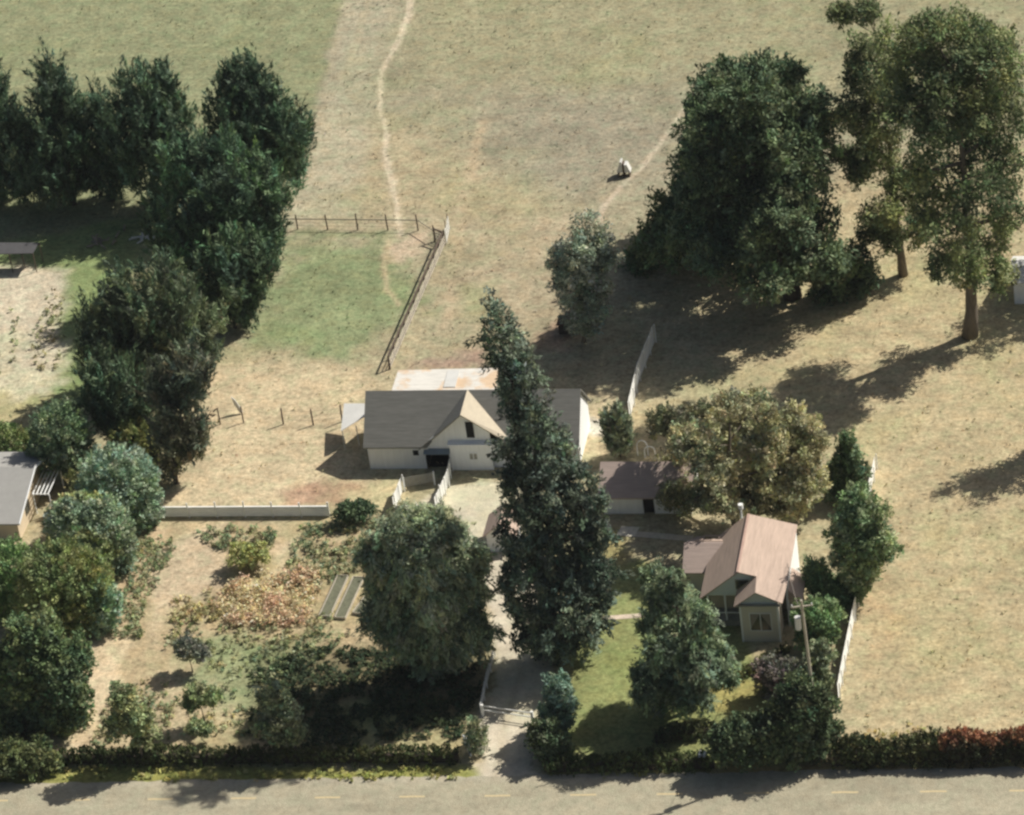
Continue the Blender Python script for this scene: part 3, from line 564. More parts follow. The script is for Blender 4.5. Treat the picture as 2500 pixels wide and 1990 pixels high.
hedge('narrow yellow green hedge running diagonally up to the bay window', (1790,1665), (1925,1592), .8, 1.0, (.16,.175,.07), (.20,.20,.09))
# ground growth one could not count
def scatter(name, label, polys, col, col2, n_m2, style='low', hmax=.5, size=1.0, leafn=12):
    CP = []
    for px in polys:
        P = poly_w(px); lo, hi = P.min(0), P.max(0); n = int(np.prod(hi-lo)*n_m2); q = lo+RNG.random((n, 2))*(hi-lo)
        x = q[:, 0]+1.5*(fbm(q[:, 0], q[:, 1], 2, 1)-.5); y = q[:, 1]+1.5*(fbm(q[:, 0], q[:, 1], 2, 4)-.5)
        q = q[inside(x, y, P) & (fbm(q[:, 0], q[:, 1], 1.4, 3) > .38)]; CP.append(q)
    q = np.concatenate(CP); n = len(q); z = .08+hmax*RNG.random(n)*.8; cp = np.column_stack([q, z])
    od = RNG.normal(size=(n, 3))*.5+np.array([0, 0, 1]); od /= np.linalg.norm(od, axis=1)[:, None]
    u = RNG.normal(size=(n, 3))*np.array([1, 1, .3])+np.array([0, 0, .35]); u /= np.linalg.norm(u, axis=1)[:, None]
    m = np.clip((fbm(q[:, 0], q[:, 1], 2.2, 2)-.4)*4, 0, 1)[:, None]; c = (np.array(col)*(1-m)+np.array(col2)*m)*1.75
    L = np.full(n, max(.3, hmax)*size); Wd = np.full(n, .35*size)
    o = leaves_mesh(name, cp, od, u, L, Wd, leafn, .26*size**.5, c[:, None], .2, None, (0, 0, 0), .22, .5)
    return tag(o, label, 'plants', kind='stuff')
scatter('weeds', 'leafy green growth in the garden beds', [[(310,1330),(420,1310),(430,1350),(375,1440),(340,1560),(265,1560),(280,1480)], [(480,1295),(600,1285),(690,1305),(660,1345),(540,1350),(500,1330)], [(735,1285),(930,1275),(900,1390),(770,1450),(690,1440),(715,1340)]], (.12,.155,.085), (.19,.20,.11), 8.0, hmax=.45)
scatter('undergrowth', 'rough green undergrowth across the lower garden', [[(430,1520),(820,1500),(810,1580),(700,1690),(590,1740),(560,1690),(500,1620),(390,1600)], [(270,1700),(400,1650),(440,1700),(400,1860),(220,1860)], [(600,1580),(860,1540),(800,1640),(640,1700)], [(450,1700),(640,1720),(600,1800),(450,1800)]], (.13,.16,.085), (.22,.22,.12), 4.0, hmax=.32)
scatter('shade_tinted_undergrowth', 'ivy and undergrowth tinted near black to deepen the shade beneath the willow and along the hedge', [[(620,1640),(760,1580),(1160,1600),(1180,1700),(1120,1800),(760,1835),(600,1800)]], (.026,.040,.020), (.045,.062,.030), 12.0, hmax=.4)  # near-black leaf tint stands in for the willow shade
scatter('dried_corn_stalks', 'patch of dried tan and russet corn stalks', [[(560,1430),(640,1405),(790,1395),(785,1470),(750,1535),(560,1530),(520,1490)]], (.46,.36,.21), (.40,.27,.18), 16.0, hmax=1.0, size=1.0, leafn=8)
scatter('dry_weeds', 'olive dry weeds beside the corn stalks', [[(420,1470),(580,1420),(560,1520),(410,1530)]], (.23,.21,.10), (.34,.29,.16), 7.0, hmax=.4)
def field_grass():
    n = 9000; q = np.column_stack([RNG.uniform(-92, 52, n), RNG.uniform(6, 152, n)]); x, y = q.T
    P1 = poly_w([(150,1850),(1400,1900),(2000,1880),(2000,1240),(1100,1150),(400,1262)]); P2 = poly_w([(-300,640),(330,560),(340,900),(200,1000),(-300,1000)])
    k = ~inside(x, y, P1) & ~inside(x, y, P2) & (fbm(x, y, 5, 2)+.5*fbm(x, y, 1.5, 4) > .62); q = q[k]; x, y = q.T; n = len(q)
    c = ground_color(x, y); m = (RNG.random(n) < .22)[:, None]; c = np.where(m, c*np.array([.74, .84, .72]), c*1.12)
    od = RNG.normal(size=(n, 3))*.35+np.array([0, 0, 1]); od /= np.linalg.norm(od, axis=1)[:, None]; u = RNG.normal(size=(n, 3))*.7+np.array([0, 0, .6]); u /= np.linalg.norm(u, axis=1)[:, None]
    o = leaves_mesh('grass', np.column_stack([q, .03+.08*RNG.random(n)]), od, u, np.full(n, .24), np.full(n, .30), 5, .20, c[:, None], .1, None, (0, 0, 0), .1, .5)
    tag(o, 'dry grass tufts standing across the pasture and fields', 'grass', kind='stuff')
field_grass()
scatter('verge_grass', 'yellow green grass verge along the road edge', [[(60,1880),(1130,1878),(1110,1902),(60,1908)], [(1350,1878),(1720,1875),(1700,1890),(1370,1896)]], (.22,.23,.065), (.28,.27,.10), 3.2, hmax=.22)
scatter('dry_grass_tufts', 'dry grass along the far road verge', [[(1990,1868),(2520,1850),(2520,1872),(1990,1884)], [(2090,1780),(2300,1760),(2300,1800),(2060,1830)]], (.33,.27,.12), (.24,.22,.09), 2.5, hmax=.3)
scatter('vegetable_rows', 'straggling rows of vegetable plants on the pale neighbour soil', [[(20,740),(36,740),(40,900),(28,900)], [(-12,740),(0,740),(4,930),(-12,930)], [(90,740),(140,700),(160,760),(150,900),(80,930),(75,830)]], (.19,.18,.09), (.16,.18,.09), 2.2, hmax=.35)

# ------------------------------------------------------------------ fences
def fence(name, label, pts, h, post_px=None, spacing=2.4, rails=(), mat=WHITEW, pmat=None, panel=None, pw=.10, ph=None, picket=None, group=None, wire=None, thick=.035, toprail=None):
    W_ = [gp(*p) for p in pts]; G = W_[0]; root = empty(name, G, label, 'fence', group); pmat = pmat or mat
    posts = []
    for a, b in zip(W_[:-1], W_[1:]):
        L = np.linalg.norm(b-a); k = max(1, round(L/spacing)); posts += [a+(b-a)*i/k for i in range(k)]
    posts.append(W_[-1])
    for p in posts:
        b = MB(p); hp = (ph or h+.15)*random.uniform(.95, 1.06); lx, ly = random.uniform(-.05, .05), random.uniform(-.05, .05)
        b.tube([p, p+np.array([lx, ly, hp])], [pw/2, pw/2*.9], 6); o = b.obj('post', pmat, root); o.location = (p-G).tolist()
    for a, b_ in zip(W_[:-1], W_[1:]):
        d = (b_-a)/np.linalg.norm(b_-a); n = np.array([-d[1], d[0], 0])*(pw/2+.02)
        for z in rails:
            m = MB(G); m.beam(a+n+np.array([0, 0, z]), b_+n+np.array([0, 0, z]), thick, .12 if panel is None else .06); m.obj('rail', mat, root)
        if toprail: m = MB(G); m.beam(a+np.array([0, 0, h]), b_+np.array([0, 0, h]), .14, .14); m.obj('top_rail', toprail, root)
        if panel:
            m = MB(G); L = np.linalg.norm(b_-a); k = max(1, int(L/.32))
            for i in range(k):
                q = a+d*(L*i/k)+n*2.1; q2 = a+d*(L*(i+.94)/k)+n*2.1; z1 = h*random.uniform(.97, 1.02)
                m.beam(q+np.array([0, 0, panel]), q2+np.array([0, 0, panel]), .025, z1-panel)
            m.obj('boards', mat, root)
        if picket:
            m = MB(G); L = np.linalg.norm(b_-a); k = max(1, int(L/picket))
            for i in range(k):
                q = a+d*(L*i/k)+n*1.9; q2 = q+d*picket*.5; m.beam(q+np.array([0, 0, .06]), q2+np.array([0, 0, .06]), .025, h*random.uniform(.9, 1.05))
            m.obj('pickets', mat, root)
        if wire:
            m = MB(G)
            for z in wire: m.tube([a+n+np.array([0, 0, z]), (a+b_)/2+n+np.array([0, 0, z-.03]), b_+n+np.array([0, 0, z])], .014, 4)
            m.obj('wire', WIREM, root)
    return root
fence('board_fence', 'long white board fence with tall posts behind the garden plot', [(395,1264),(805,1262)], 1.05, spacing=2.65, ph=1.75, pw=.16, rails=(.08,.28,.48,.68,.88,1.06), thick=.16)
fence('wire_fence', 'dark post and wire fence across the top of the paddock', [(560,560),(727,560),(1021,563),(1062,590)], 1.4, spacing=2.95, pmat=WOODP, mat=mottled('weathered_rail', (.40,.36,.30), .15, 2), rails=(1.15,), wire=(.4,.8), ph=1.9, pw=.16)
fence('rail_fence', 'dark diagonal rail fence down the right side of the paddock', [(1062,590),(1085,598),(952,902)], 1.5, spacing=2.2, pmat=WOODP, mat=mottled('weathered_tan_boards', (.64,.58,.49), .12, 2), rails=(.3,.65,1.0), wire=(1.25,), ph=1.6, pw=.21, toprail=WOODP)
fence('mesh_fence', 'short pale mesh fence panel joining the two dark paddock fences', [(1095,560),(1087,598)], 1.6, spacing=1.5, mat=WHITEW, pmat=WOODP, picket=.35, ph=1.9)
fence('post_fence', 'brown post fence under the windbreak beside the pale tarp', [(500,1035),(538,1036),(595,1032)], 1.6, spacing=2.5, pmat=WOODP, wire=(.5,1.0,1.5), ph=1.9, pw=.15)
fence('post_fence', 'brown post fence running to the awning at the barn end', [(692,1036),(765,1038),(836,1030)], 1.6, spacing=2.8, pmat=WOODP, wire=(.5,1.0,1.5), ph=1.9, pw=.17)
fence('board_fence', 'tall white board fence leading away into the cypress shadow', [(1542,1024),(1564,930),(1602,836)], 2.0, spacing=2.4, panel=.05, pw=.12)
fence('board_fence', 'long solid white fence between the house garden and the dry field', [(2052,1707),(2064,1640),(2097,1480)], 1.55, spacing=2.4, panel=.03, pw=.12)
fence('board_fence', 'short solid white fence at the back corner by the small conifer', [(2120,1242),(2142,1146)], 1.5, spacing=2.2, panel=.03, pw=.12)
fence('board_fence', 'weathered white fence stub half hidden under the bright green tree', [(2100,1375),(2104,1335)], 1.2, spacing=1.8, panel=.05, pw=.12)
fence('picket_fence', 'thin whitish picket fence along the left side of the driveway', [(1178,1742),(1190,1680),(1210,1604)], 1.0, spacing=2.0, rails=(.5,.85), picket=.3, ph=1.2, pw=.10)
fence('corral_fence', 'white corral side boards left of the small pen', [(968,1250),(988,1200)], 1.6, spacing=1.5, panel=.1, ph=2.0, pw=.14)
fence('corral_fence', 'grey board back panel of the small pen before the garage opening', [(988,1198),(1062,1184)], 1.3, spacing=3.0, mat=GREYW, panel=.25, ph=1.6, pw=.16, pmat=WHITEW)
fence('corral_fence', 'white corral side boards right of the small pen', [(1070,1250),(1098,1190)], 1.6, spacing=1.3, panel=.1, ph=2.1, pw=.14)
fence('corral_fence', 'pale picket front of the small pen facing the garden', [(968,1252),(1070,1252)], .75, spacing=1.0, rails=(.3,.6), picket=.22, ph=1.15, pw=.12)
fence('corral_fence', 'white board wing running from the pen to the barn wall', [(1098,1188),(1106,1150)], 1.5, spacing=1.4, panel=.1, ph=1.8, pw=.12)
# drive gate
ga, gb = gp(1180,1748), gp(1302,1765); gr = empty('drive_gate', ga, 'low white bar gate closed across the driveway', 'gate')
for p in (ga, gb):
    o = MB(p).box((p[0]-.12, p[1]-.12, 0), (p[0]+.10, p[1]+.10, 1.25)).obj('gate_post', WHITEW, gr); o.location = (p-ga).tolist()
b = MB(ga)
for z in (.55, 1.0): b.beam(ga+np.array([.15, .05, z]), gb+np.array([-.15, .05, z]), .05, .10)
b.obj('bars', WHITEW, gr)
# entrance panel and kerb board
p = gp(1150,1846); r = empty('entrance_panel', p, 'leaning white board panel at the left of the drive entrance', 'panel')
q = p+np.array([-.9, 1.6, 0]); b = MB(p); d = q-p
for i in range(6): b.beam(p+d*(i/6), p+d*((i+.93)/6), .05, 1.7-.12*i)
b.obj('boards', WHITE, r); b = MB(p); b.tube([p, p+np.array([0, 0, 1.9])], .08, 6); b.obj('post', WHITE, r)
p = gp(1318,1770); q = gp(1336,1742); r = empty('edging_board', p, 'short white board on the ground beside the gate post', 'board'); MB(p).beam(p, q, .25, .25).obj('plank', WHITE, r)
# mailboxes
for x, lab in ((1712, 'left one of the paired white mailboxes at the roadside'), (1723, 'right one of the paired white mailboxes at the roadside')):
    p = gp(x, 1868); r = empty('mailbox', p, lab, 'mailbox', 'paired mailboxes')
    MB(p).box((p[0]-.05, p[1]-.05, 0), (p[0]+.05, p[1]+.05, 1.05)).obj('post', WOODP, r)
    b = MB(p); n = 8; R = .14; P0 = [np.array([p[0]-R, p[1]-.28, 1.05]), np.array([p[0]+R, p[1]-.28, 1.05])]+[np.array([p[0]+R*math.cos(math.pi*i/n), p[1]-.28, 1.25+R*math.sin(math.pi*i/n)]) for i in range(n+1)]
    b.prism(P0, (0, .55, 0)); b.obj('box', WHITE, r)

# ------------------------------------------------------------------ buildings
def window(parent, O, x0, x1, z0, z1, y, mull=1, fm=WHITE, pane=GLASS, curtains=False):
    b = MB(O); w = .07
    b.box((x0-w, y-.05, z0-w), (x1+w, y-.01, z0)); b.box((x0-w, y-.05, z1), (x1+w, y-.01, z1+w)); b.box((x0-w, y-.05, z0), (x0, y-.01, z1)); b.box((x1, y-.05, z0), (x1+w, y-.01, z1))
    for i in range(1, mull+1):
        xm = x0+(x1-x0)*i/(mull+1); b.box((xm-.04, y-.045, z0), (xm+.04, y-.01, z1))
    o = b.obj('window', fm, parent); MB(O).box((x0, y-.025, z0), (x1, y-.012, z1)).obj('pane', pane, o)
    if curtains:
        c = MB(O)
        for s, xa in ((1, x0), (-1, (x0+x1)/2)): c.prism([(xa, y-.03, z1), (xa+(x1-x0)/2, y-.03, z1), (xa+((x1-x0)/2 if s < 0 else 0)*1+(.0), y-.03, z0+.2)], (0, .004, 0))
        c.obj('curtain', CURT, o)
    return o
# barn
O = (-21.8, 49.0, 0); barn = empty('barn', O, 'white barn with grey gabled roof and dark loft door beside the pen', 'barn')
XL, XR, YF, YB, RY, RZ, EZ = -21.8, -1.5, 49.0, 56.2, 52.6, 6.5, 2.95
b = MB(O)
b.box((XL, YF, 0), (-16.25, YF+.15, 1.9)); b.box((XL, YF, 1.9), (-15.9, YF+.15, EZ))
b.box((-9.7, YF+.2, 0), (XR, YF+.35, EZ)); b.box((XL, YB-.15, 0), (XR, YB, EZ))
for x in (XL, XR-.15): b.prism([(x, YF+.151, 0), (x, YB-.151, 0), (x, YB-.151, EZ), (x, RY, RZ-.2), (x, YF+.151, EZ)], (.15, 0, 0))
b.obj('wall', WHITE, barn)
g = MB(O); y = YF+.12  # cross gable wall with a garage opening
g.prism([(-16.15, y, 2.0), (-13.95, y, 2.0), (-13.95, y, 0), (-9.75, y, 0), (-9.75, y, 4.3), (-12.15, y, 6.2), (-16.15, y, 2.75)], (0, .15, 0)); g.obj('gable_wall', WHITE, barn)
g = MB(O); g.box((-13.7, YF-.28, 0), (-9.72, YF+.115, 2.95)); g.obj('front_bay', WHITE, barn)
MB(O).slab([(-13.85, YF-.45, 2.98), (-9.6, YF-.45, 2.98), (-9.6, YF+.11, 3.12), (-13.85, YF+.11, 3.12)], .1).obj('bay_roof', WHITE, barn)
o = MB(O); o.box((-16.2, YF+.3, .01), (-13.9, YF+3.4, .03)); o.box((-16.3, YF+3.4, 0), (-13.8, YF+3.5, 2.1)); o.box((-16.33, YF+.3, 0), (-16.25, YF+3.4, 2.1)); o.box((-13.85, YF+.3, 0), (-13.77, YF+3.4, 2.1)); o.box((-16.3, YF+.3, 2.1), (-13.8, YF+3.4, 2.15)); o.obj('garage_interior', DARK, barn)
MB(O).slab([(-16.3, YF-.5, 2.0), (-13.72, YF-.5, 2.0), (-13.72, YF+.11, 2.25), (-16.3, YF+.11, 2.25)], .06).obj('garage_awning', BLUEG, barn)
ov = .35
b = MB(O); sl_ = (RZ-EZ)/(RY-YF); b.slab([(XL-.3, YF-ov, EZ-ov*sl_+.08), (-15.9, YF-ov, EZ-ov*sl_+.08), (-12.15, RY-.25, RZ-.17), (-12.1, RY, RZ+.08), (XL-.3, RY, RZ+.08)], .13)
b.slab([(-8.2, YF-ov+.1, EZ-.2), (XR+.3, YF-ov+.1, EZ-.2), (XR+.3, RY, RZ+.08), (-12.1, RY, RZ+.08), (-12.05, RY-.25, RZ-.17)], .13)
sb = (RZ-EZ)/(YB-RY); b.slab([(XL-.3, RY, RZ+.08), (XR+.3, RY, RZ+.08), (XR+.3, YB+ov, EZ-ov*sb+.08), (XL-.3, YB+ov, EZ-ov*sb+.08)], .13)
b.obj('roof', SHING, barn)
c = MB(O); c.slab([(-16.75, YF-.3, 2.42), (-12.15, YF-.45, 6.42), (-12.15, RY, 6.62), (-15.9, YF+.02, 2.9)], .13); c.obj('cross_roof', SHING, barn)
c = MB(O); c.slab([(-12.149, YF-.45, 6.42), (-8.45, YF-.35, 3.55), (-8.1, YF+.1, 3.55), (-12.149, RY, 6.62)], .13); c.obj('cross_roof', SHING_LIT, barn)
fr = MB(O); fr.box((-12.02, y-.05, 3.4), (-11.12, y-.012, 5.35)); d_ = fr.obj('loft_door', WHITE, barn); MB(O).box((-11.95, y-.075, 3.47), (-11.19, y-.051, 5.28)).obj('opening', DARK, d_)
window(barn, O, -17.4, -16.85, 1.55, 2.15, YF, 0, pane=DARK); window(barn, O, -11.85, -11.15, 1.25, 1.9, YF-.28, 1, pane=GREYW)
# long low shed behind the barn
O = (-21.3, 58.8, 0); s_ = empty('lean_to_shed', O, 'long low shed with pale rust stained roof behind the barn', 'shed')
MB(O).slab([(-21.3, 58.9, 2.45), (-10.8, 58.9, 2.45), (-11.3, 62.3, 2.75), (-21.2, 62.1, 2.75)], .08).obj('roof', RUSTS, s_)
MB(O).slab([(-16.2, 59.3, 2.56), (-15.0, 59.3, 2.56), (-15.0, 61.9, 2.78), (-16.2, 61.9, 2.78)], .03).obj('roof_patch', METALW, s_)
b = MB(O); b.box((-21.1, 61.8, 0), (-11.5, 61.95, 2.6)); b.box((-21.1, 59.2, 0), (-20.95, 61.79, 2.4)); b.box((-11.65, 59.2, 0), (-11.5, 61.79, 2.4)); b.obj('wall', GREYW, s_)
for x in (-21.0, -17.7, -14.4, -11.2): MB(O).box((x-.06, 58.95, 0), (x+.06, 59.07, 2.38)).obj('post', WOODP, s_)
# awning at the left end of the barn
P4 = [gp(840,985,2.5), gp(890,985,2.75), gp(893,1015,2.6), gp(832,1052,2.2)]; O = (P4[3][0], P4[3][1], 0)
r = empty('awning', O, 'pale sheet awning on thin poles at the left end of the barn', 'awning'); MB(O).slab(P4[::-1], .05).obj('sheet', METALW, r)
for q in P4[:1]+P4[3:]+[gp(866,1040,2.3)]: MB(O).tube([(q[0]+.1, q[1]+.1, 0), (q[0]+.1, q[1]+.1, q[2]-.05)], .05, 6).obj('pole', METALW, r)
# outbuilding
O = (1.7, 41.4, 0); ob = empty('outbuilding', O, 'low white outbuilding with brown red roof right of the tall conifer', 'outbuilding')
x0, x1 = 2.0, 10.2; b = MB(O); b.box((x0, 41.4, 0), (5.7, 41.55, 2.25)); b.box((6.75, 41.4, 0), (x1, 41.55, 2.25)); b.box((5.7, 41.4, 2.0), (6.75, 41.55, 2.25)); b.box((x0, 46.3, 0), (x1, 46.45, 2.25))
for x in (x0, x1-.15): b.prism([(x, 41.551, 0), (x, 46.299, 0), (x, 46.299, 2.25), (x, 44, 3.85), (x, 41.551, 2.25)], (.15, 0, 0))
b.obj('wall', WHITE, ob)
b = MB(O); b.slab([(x0-.35, 40.9, 2.1), (x1+.35, 40.9, 2.1), (x1+.35, 44.0, 4.08), (x0-.35, 44.0, 4.08)], .12); b.slab([(x0-.35, 44.001, 4.08), (x1+.35, 44.001, 4.08), (x1+.35, 46.9, 2.1), (x0-.35, 46.9, 2.1)], .12); b.obj('roof', PINKD, ob)
MB(O).box((5.71, 41.6, 0), (6.74, 41.66, 1.99)).obj('door', DARK, ob)
# small shed
O = (-8.0, 35.4, 0); sh = empty('pump_shed', O, 'tiny white shed with rose gable roof left of the tall conifer', 'shed')
b = MB(O); b.prism([(-8.0, 35.4, 0), (-5.4, 35.4, 0), (-5.4, 35.4, 2.0), (-6.7, 35.4, 3.05), (-8.0, 35.4, 2.0)], (0, .1, 0)); b.prism([(-8.0, 38.4, 0), (-5.4, 38.4, 0), (-5.4, 38.4, 2.0), (-6.7, 38.4, 3.05), (-8.0, 38.4, 2.0)], (0, .1, 0)); b.box((-8.0, 35.501, 0), (-7.9, 38.399, 2)); b.box((-5.5, 35.501, 0), (-5.4, 38.399, 2)); b.obj('wall', WHITE, sh)
b = MB(O); b.slab([(-8.3, 35.1, 1.86), (-6.7, 35.1, 3.2), (-6.7, 38.7, 3.2), (-8.3, 38.7, 1.86)], .09); b.slab([(-6.699, 35.1, 3.2), (-5.1, 35.1, 1.86), (-5.1, 38.7, 1.86), (-6.699, 38.7, 3.2)], .09); b.obj('roof', PINK, sh)

# the house
SIDING = mottled('pale_blue_grey_siding', (.66, .73, .74), .06, 1)
O = (17.2, 21.8, 0); ho = empty('house', O, 'pink roofed house with bay window and shaded front porch', 'house')
b = MB(O)   # main body
b.box((13.9, 26.0, .5), (21.0, 26.15, 3.4)); b.box((13.9, 32.2, 0), (21.0, 32.35, 3.4)); b.box((13.9, 26.151, 0), (14.05, 32.199, 3.4)); b.obj('wall', CREAM, ho)
MB(O).prism([(20.98, 24.1, 0), (20.98, 32.2, 0), (20.98, 32.2, 4.78), (20.98, 24.1, 4.78)], (.17, 0, 0)).obj('side_wall', WHITE, ho)
g = MB(O); g.prism([(13.9, 24.15, 3.3), (20.6, 24.15, 3.3), (20.6, 24.15, 4.9), (16.95, 24.15, 5.9)], (0, .12, 0)); g.obj('gable_wall', SIDING, ho); g = MB(O); g.prism([(13.9, 32.2, 3.41), (20.89, 32.2, 3.41), (20.89, 32.2, 4.8), (16.95, 32.2, 5.9)], (0, .12, 0)); g.obj('gable_wall', SIDING, ho)
window(ho, O, 16.65, 17.75, 4.05, 4.95, 24.15, 0, fm=GREYW)
fl = MB(O); fl.box((13.9, 24.1, 0), (17.2, 25.99, .55)); fl.obj('porch_floor', GREYW, ho)
for x in (14.0, 15.5): MB(O).box((x-.07, 24.2, .551), (x+.07, 24.34, 3.3)).obj('porch_post', WHITE, ho)
rl = MB(O); rl.box((14.0, 24.22, 1.3), (17.1, 24.28, 1.38)); rl.obj('porch_rail', WHITE, ho)
b = MB(O); b.slab([(13.35, 23.75, 3.2), (16.95, 23.75, 6.12), (16.95, 32.6, 6.12), (13.35, 32.6, 3.2)], .12); b.obj('roof', PINK, ho)
b = MB(O); b.slab([(16.951, 23.75, 6.12), (21.25, 23.75, 4.92), (21.25, 32.6, 4.92), (16.951, 32.6, 6.12)], .10); b.obj('roof', PINK, ho)
MB(O).beam((16.95, 23.75, 6.10), (16.95, 32.6, 6.10), .2, .05).obj('ridge_cap', mottled('rose_ridge', (.46,.32,.27), .15, 2), ho)
# bay wing
b = MB(O); X0, X1, Y0 = 17.2, 20.5, 21.8
b.box((X0, Y0, 0), (X1, Y0+.15, 4.1)); b.box((X0, Y0+.151, 0), (X0+.15, 24.1, 4.1)); b.obj('bay_wall', TAUPE, ho); MB(O).box((X1-.15, Y0+.151, 0), (X1+.02, 24.1, 4.1)).obj('bay_side_wall', CREAM, ho)
for x in (X0, X1): MB(O).box((x-.09, Y0-.06, 0), (x+.09, Y0-.003, 4.05)).obj('corner_board', WHITE, ho)
MB(O).prism([(X0-.05, Y0-.02, 4.12), (X1+.05, Y0-.02, 4.12), (X1+.05, Y0-.02, 4.45), (18.75, Y0-.02, 5.4)], (0, .12, 0)).obj('bay_gable', mottled('pale_gable', (.66,.70,.70), .06, 1), ho)
MB(O).box((X0-.3, Y0-.3, 4.0), (X1+.3, Y0-.025, 4.1)).obj('bay_trim', GREYW, ho)
b = MB(O); b.slab([(X0-.5, Y0-.4, 4.05), (18.75, Y0-.4, 5.62), (18.6, 23.9, 5.66), (X0-.5, 23.9, 4.05)], .1); b.slab([(18.751, Y0-.4, 5.62), (21.0, Y0-.4, 4.45), (21.25, 23.749, 4.92)], .1); b.slab([(18.751, Y0-.4, 5.62), (21.25, 23.749, 4.92), (18.601, 23.749, 5.66)], .1); b.obj('bay_roof', PINK, ho)
window(ho, O, 18.0, 19.8, 1.25, 3.05, Y0, 1, curtains=True)
# right bay, left wing, rear addition
b = MB(O); b.box((21.16, 24.4, 0), (22.1, 27.2, 2.9)); b.obj('side_bay', CREAM, ho)
b = MB(O); b.add([(21.17, 24.1, 3.9), (22.4, 24.1, 2.9), (22.4, 27.5, 2.9), (21.17, 27.5, 3.9), (21.17, 24.1, 2.85), (22.4, 24.1, 2.8), (22.4, 27.5, 2.8), (21.17, 27.5, 2.85)], [(0,1,2,3),(7,6,5,4),(0,4,5,1),(1,5,6,2),(2,6,7,3),(3,7,4,0)]); b.obj('side_bay_roof', PINK, ho)
b = MB(O); b.box((11.5, 28.6, 0), (13.89, 28.75, 2.75)); b.box((11.5, 28.751, 0), (11.65, 33.0, 2.75)); b.box((11.651, 32.85, 0), (15.5, 33.0, 2.75)); b.obj('wing_wall', TAUPE, ho)
b = MB(O); b.slab([(11.2, 28.25, 2.75), (14.4, 28.25, 2.75), (15.3, 30.7, 4.35), (11.2, 30.7, 4.35)], .11); b.slab([(11.2, 30.701, 4.35), (15.4, 30.701, 4.35), (15.4, 33.3, 3.2), (12.0, 33.3, 3.2)], .11); b.obj('wing_roof', PINKD, ho)
b = MB(O); b.slab([(12.1, 31.0, 4.30), (15.3, 31.0, 4.30), (15.3, 33.0, 3.55), (12.7, 33.0, 3.55)], .04); b.obj('rear_roof', PINK, ho)
MB(O).slab([(12.9, 31.7, 4.08), (14.1, 31.7, 4.08), (14.1, 32.2, 3.90), (12.9, 32.2, 3.90)], .03).obj('skylight', GLASS, ho)
b = MB(O); b.tube([(16.2, 33.2, 3.0), (16.2, 33.2, 6.3)], .09, 8); b.tube([(16.2, 33.2, 6.3), (16.2, 33.2, 6.75)], .24, 8); b.obj('flue_pipe', WHITE, ho)

# neighbour house
O = (-53.6, 37.4, 0); nh = empty('neighbour_house', O, 'grey roofed house with cream end wall cut by the left edge', 'house')
XN = -53.6; b = MB(O); b.box((-76, 37.4, 0), (XN-.151, 37.55, 2.5)); b.box((-76, 46.8, 0), (XN-.151, 46.95, 2.6)); b.obj('wall', CREAM, nh)
MB(O).prism([(XN, 37.4, 0), (XN, 46.9, 0), (XN, 46.9, 2.9), (XN, 43.2, 4.0), (XN, 37.4, 2.5)], (-.15, 0, 0)).obj('end_wall', mottled('cream_stucco', (.70,.58,.42), .06, 1), nh)
b = MB(O); b.slab([(-76, 36.4, 2.55), (-53.05, 36.4, 2.55), (-53.05, 43.4, 4.3), (-76, 43.4, 4.3)], .14); b.slab([(-76, 43.401, 4.3), (-53.05, 43.401, 4.3), (-52.7, 47.9, 3.0), (-76, 47.9, 3.0)], .14); b.obj('roof', GREYR, nh)
b = MB(O); b.beam((-53.0, 36.4, 2.4), (-53.0, 43.4, 4.15), .08, .22); b.beam((-53.0, 43.41, 4.15), (-52.65, 47.9, 2.85), .08, .22); b.obj('barge_board', WHITE, nh)
MB(O).box((XN+.002, 40.0, .9), (XN+.05, 41.2, 2.1)).obj('window', GLASS, nh)
# pergola slats
c0 = gp(128,1225); pe = empty('slatted_pergola', c0, 'small white slatted pergola beside the neighbour house', 'pergola')
for dx, dy in ((0,0),(1.6,0),(0,4.2),(1.6,4.2)): p = c0+np.array([dx-1, dy-2, 0]); MB(c0).box((p[0]-.05, p[1]-.05, 0), (p[0]+.05, p[1]+.05, 2.2)).obj('post', WHITE, pe)
b = MB(c0); b.beam(c0+np.array([-1, -2, 2.2]), c0+np.array([.6, -2, 2.2]), .08, .12); b.obj('beam', WHITE, pe); b = MB(c0); b.beam(c0+np.array([-1, 2.2, 2.2]), c0+np.array([.6, 2.2, 2.2]), .08, .12); b.obj('beam', WHITE, pe)
for i in range(5): MB(c0).beam(c0+np.array([-.95+i*.38, -2.2, 2.33]), c0+np.array([-.95+i*.38, 2.4, 2.33]), .09, .09).obj('slat', WHITE, pe)
# dark canopy in the neighbour garden
a = gp(-60,610,2.4); c = gp(88,600,2.4); O = (c[0], c[1], 0); cn = empty('garden_canopy', O, 'flat dark canopy on thin posts in the neighbour garden', 'canopy')
P4 = [gp(-80,622,2.3), gp(80,618,2.3), gp(95,592,2.4), (gp(-80,592,2.4))]; MB(O).slab(P4, .08).obj('roof', mottled('dark_shade_cloth', (.085,.085,.09), .15, 1), cn)
for q in (P4[1], P4[2], gp(22,620,2.3), gp(50,605,2.3)): MB(O).tube([(q[0], q[1], 0), (q[0], q[1], q[2]-.08)], .06, 6).obj('post', WOODP, cn)
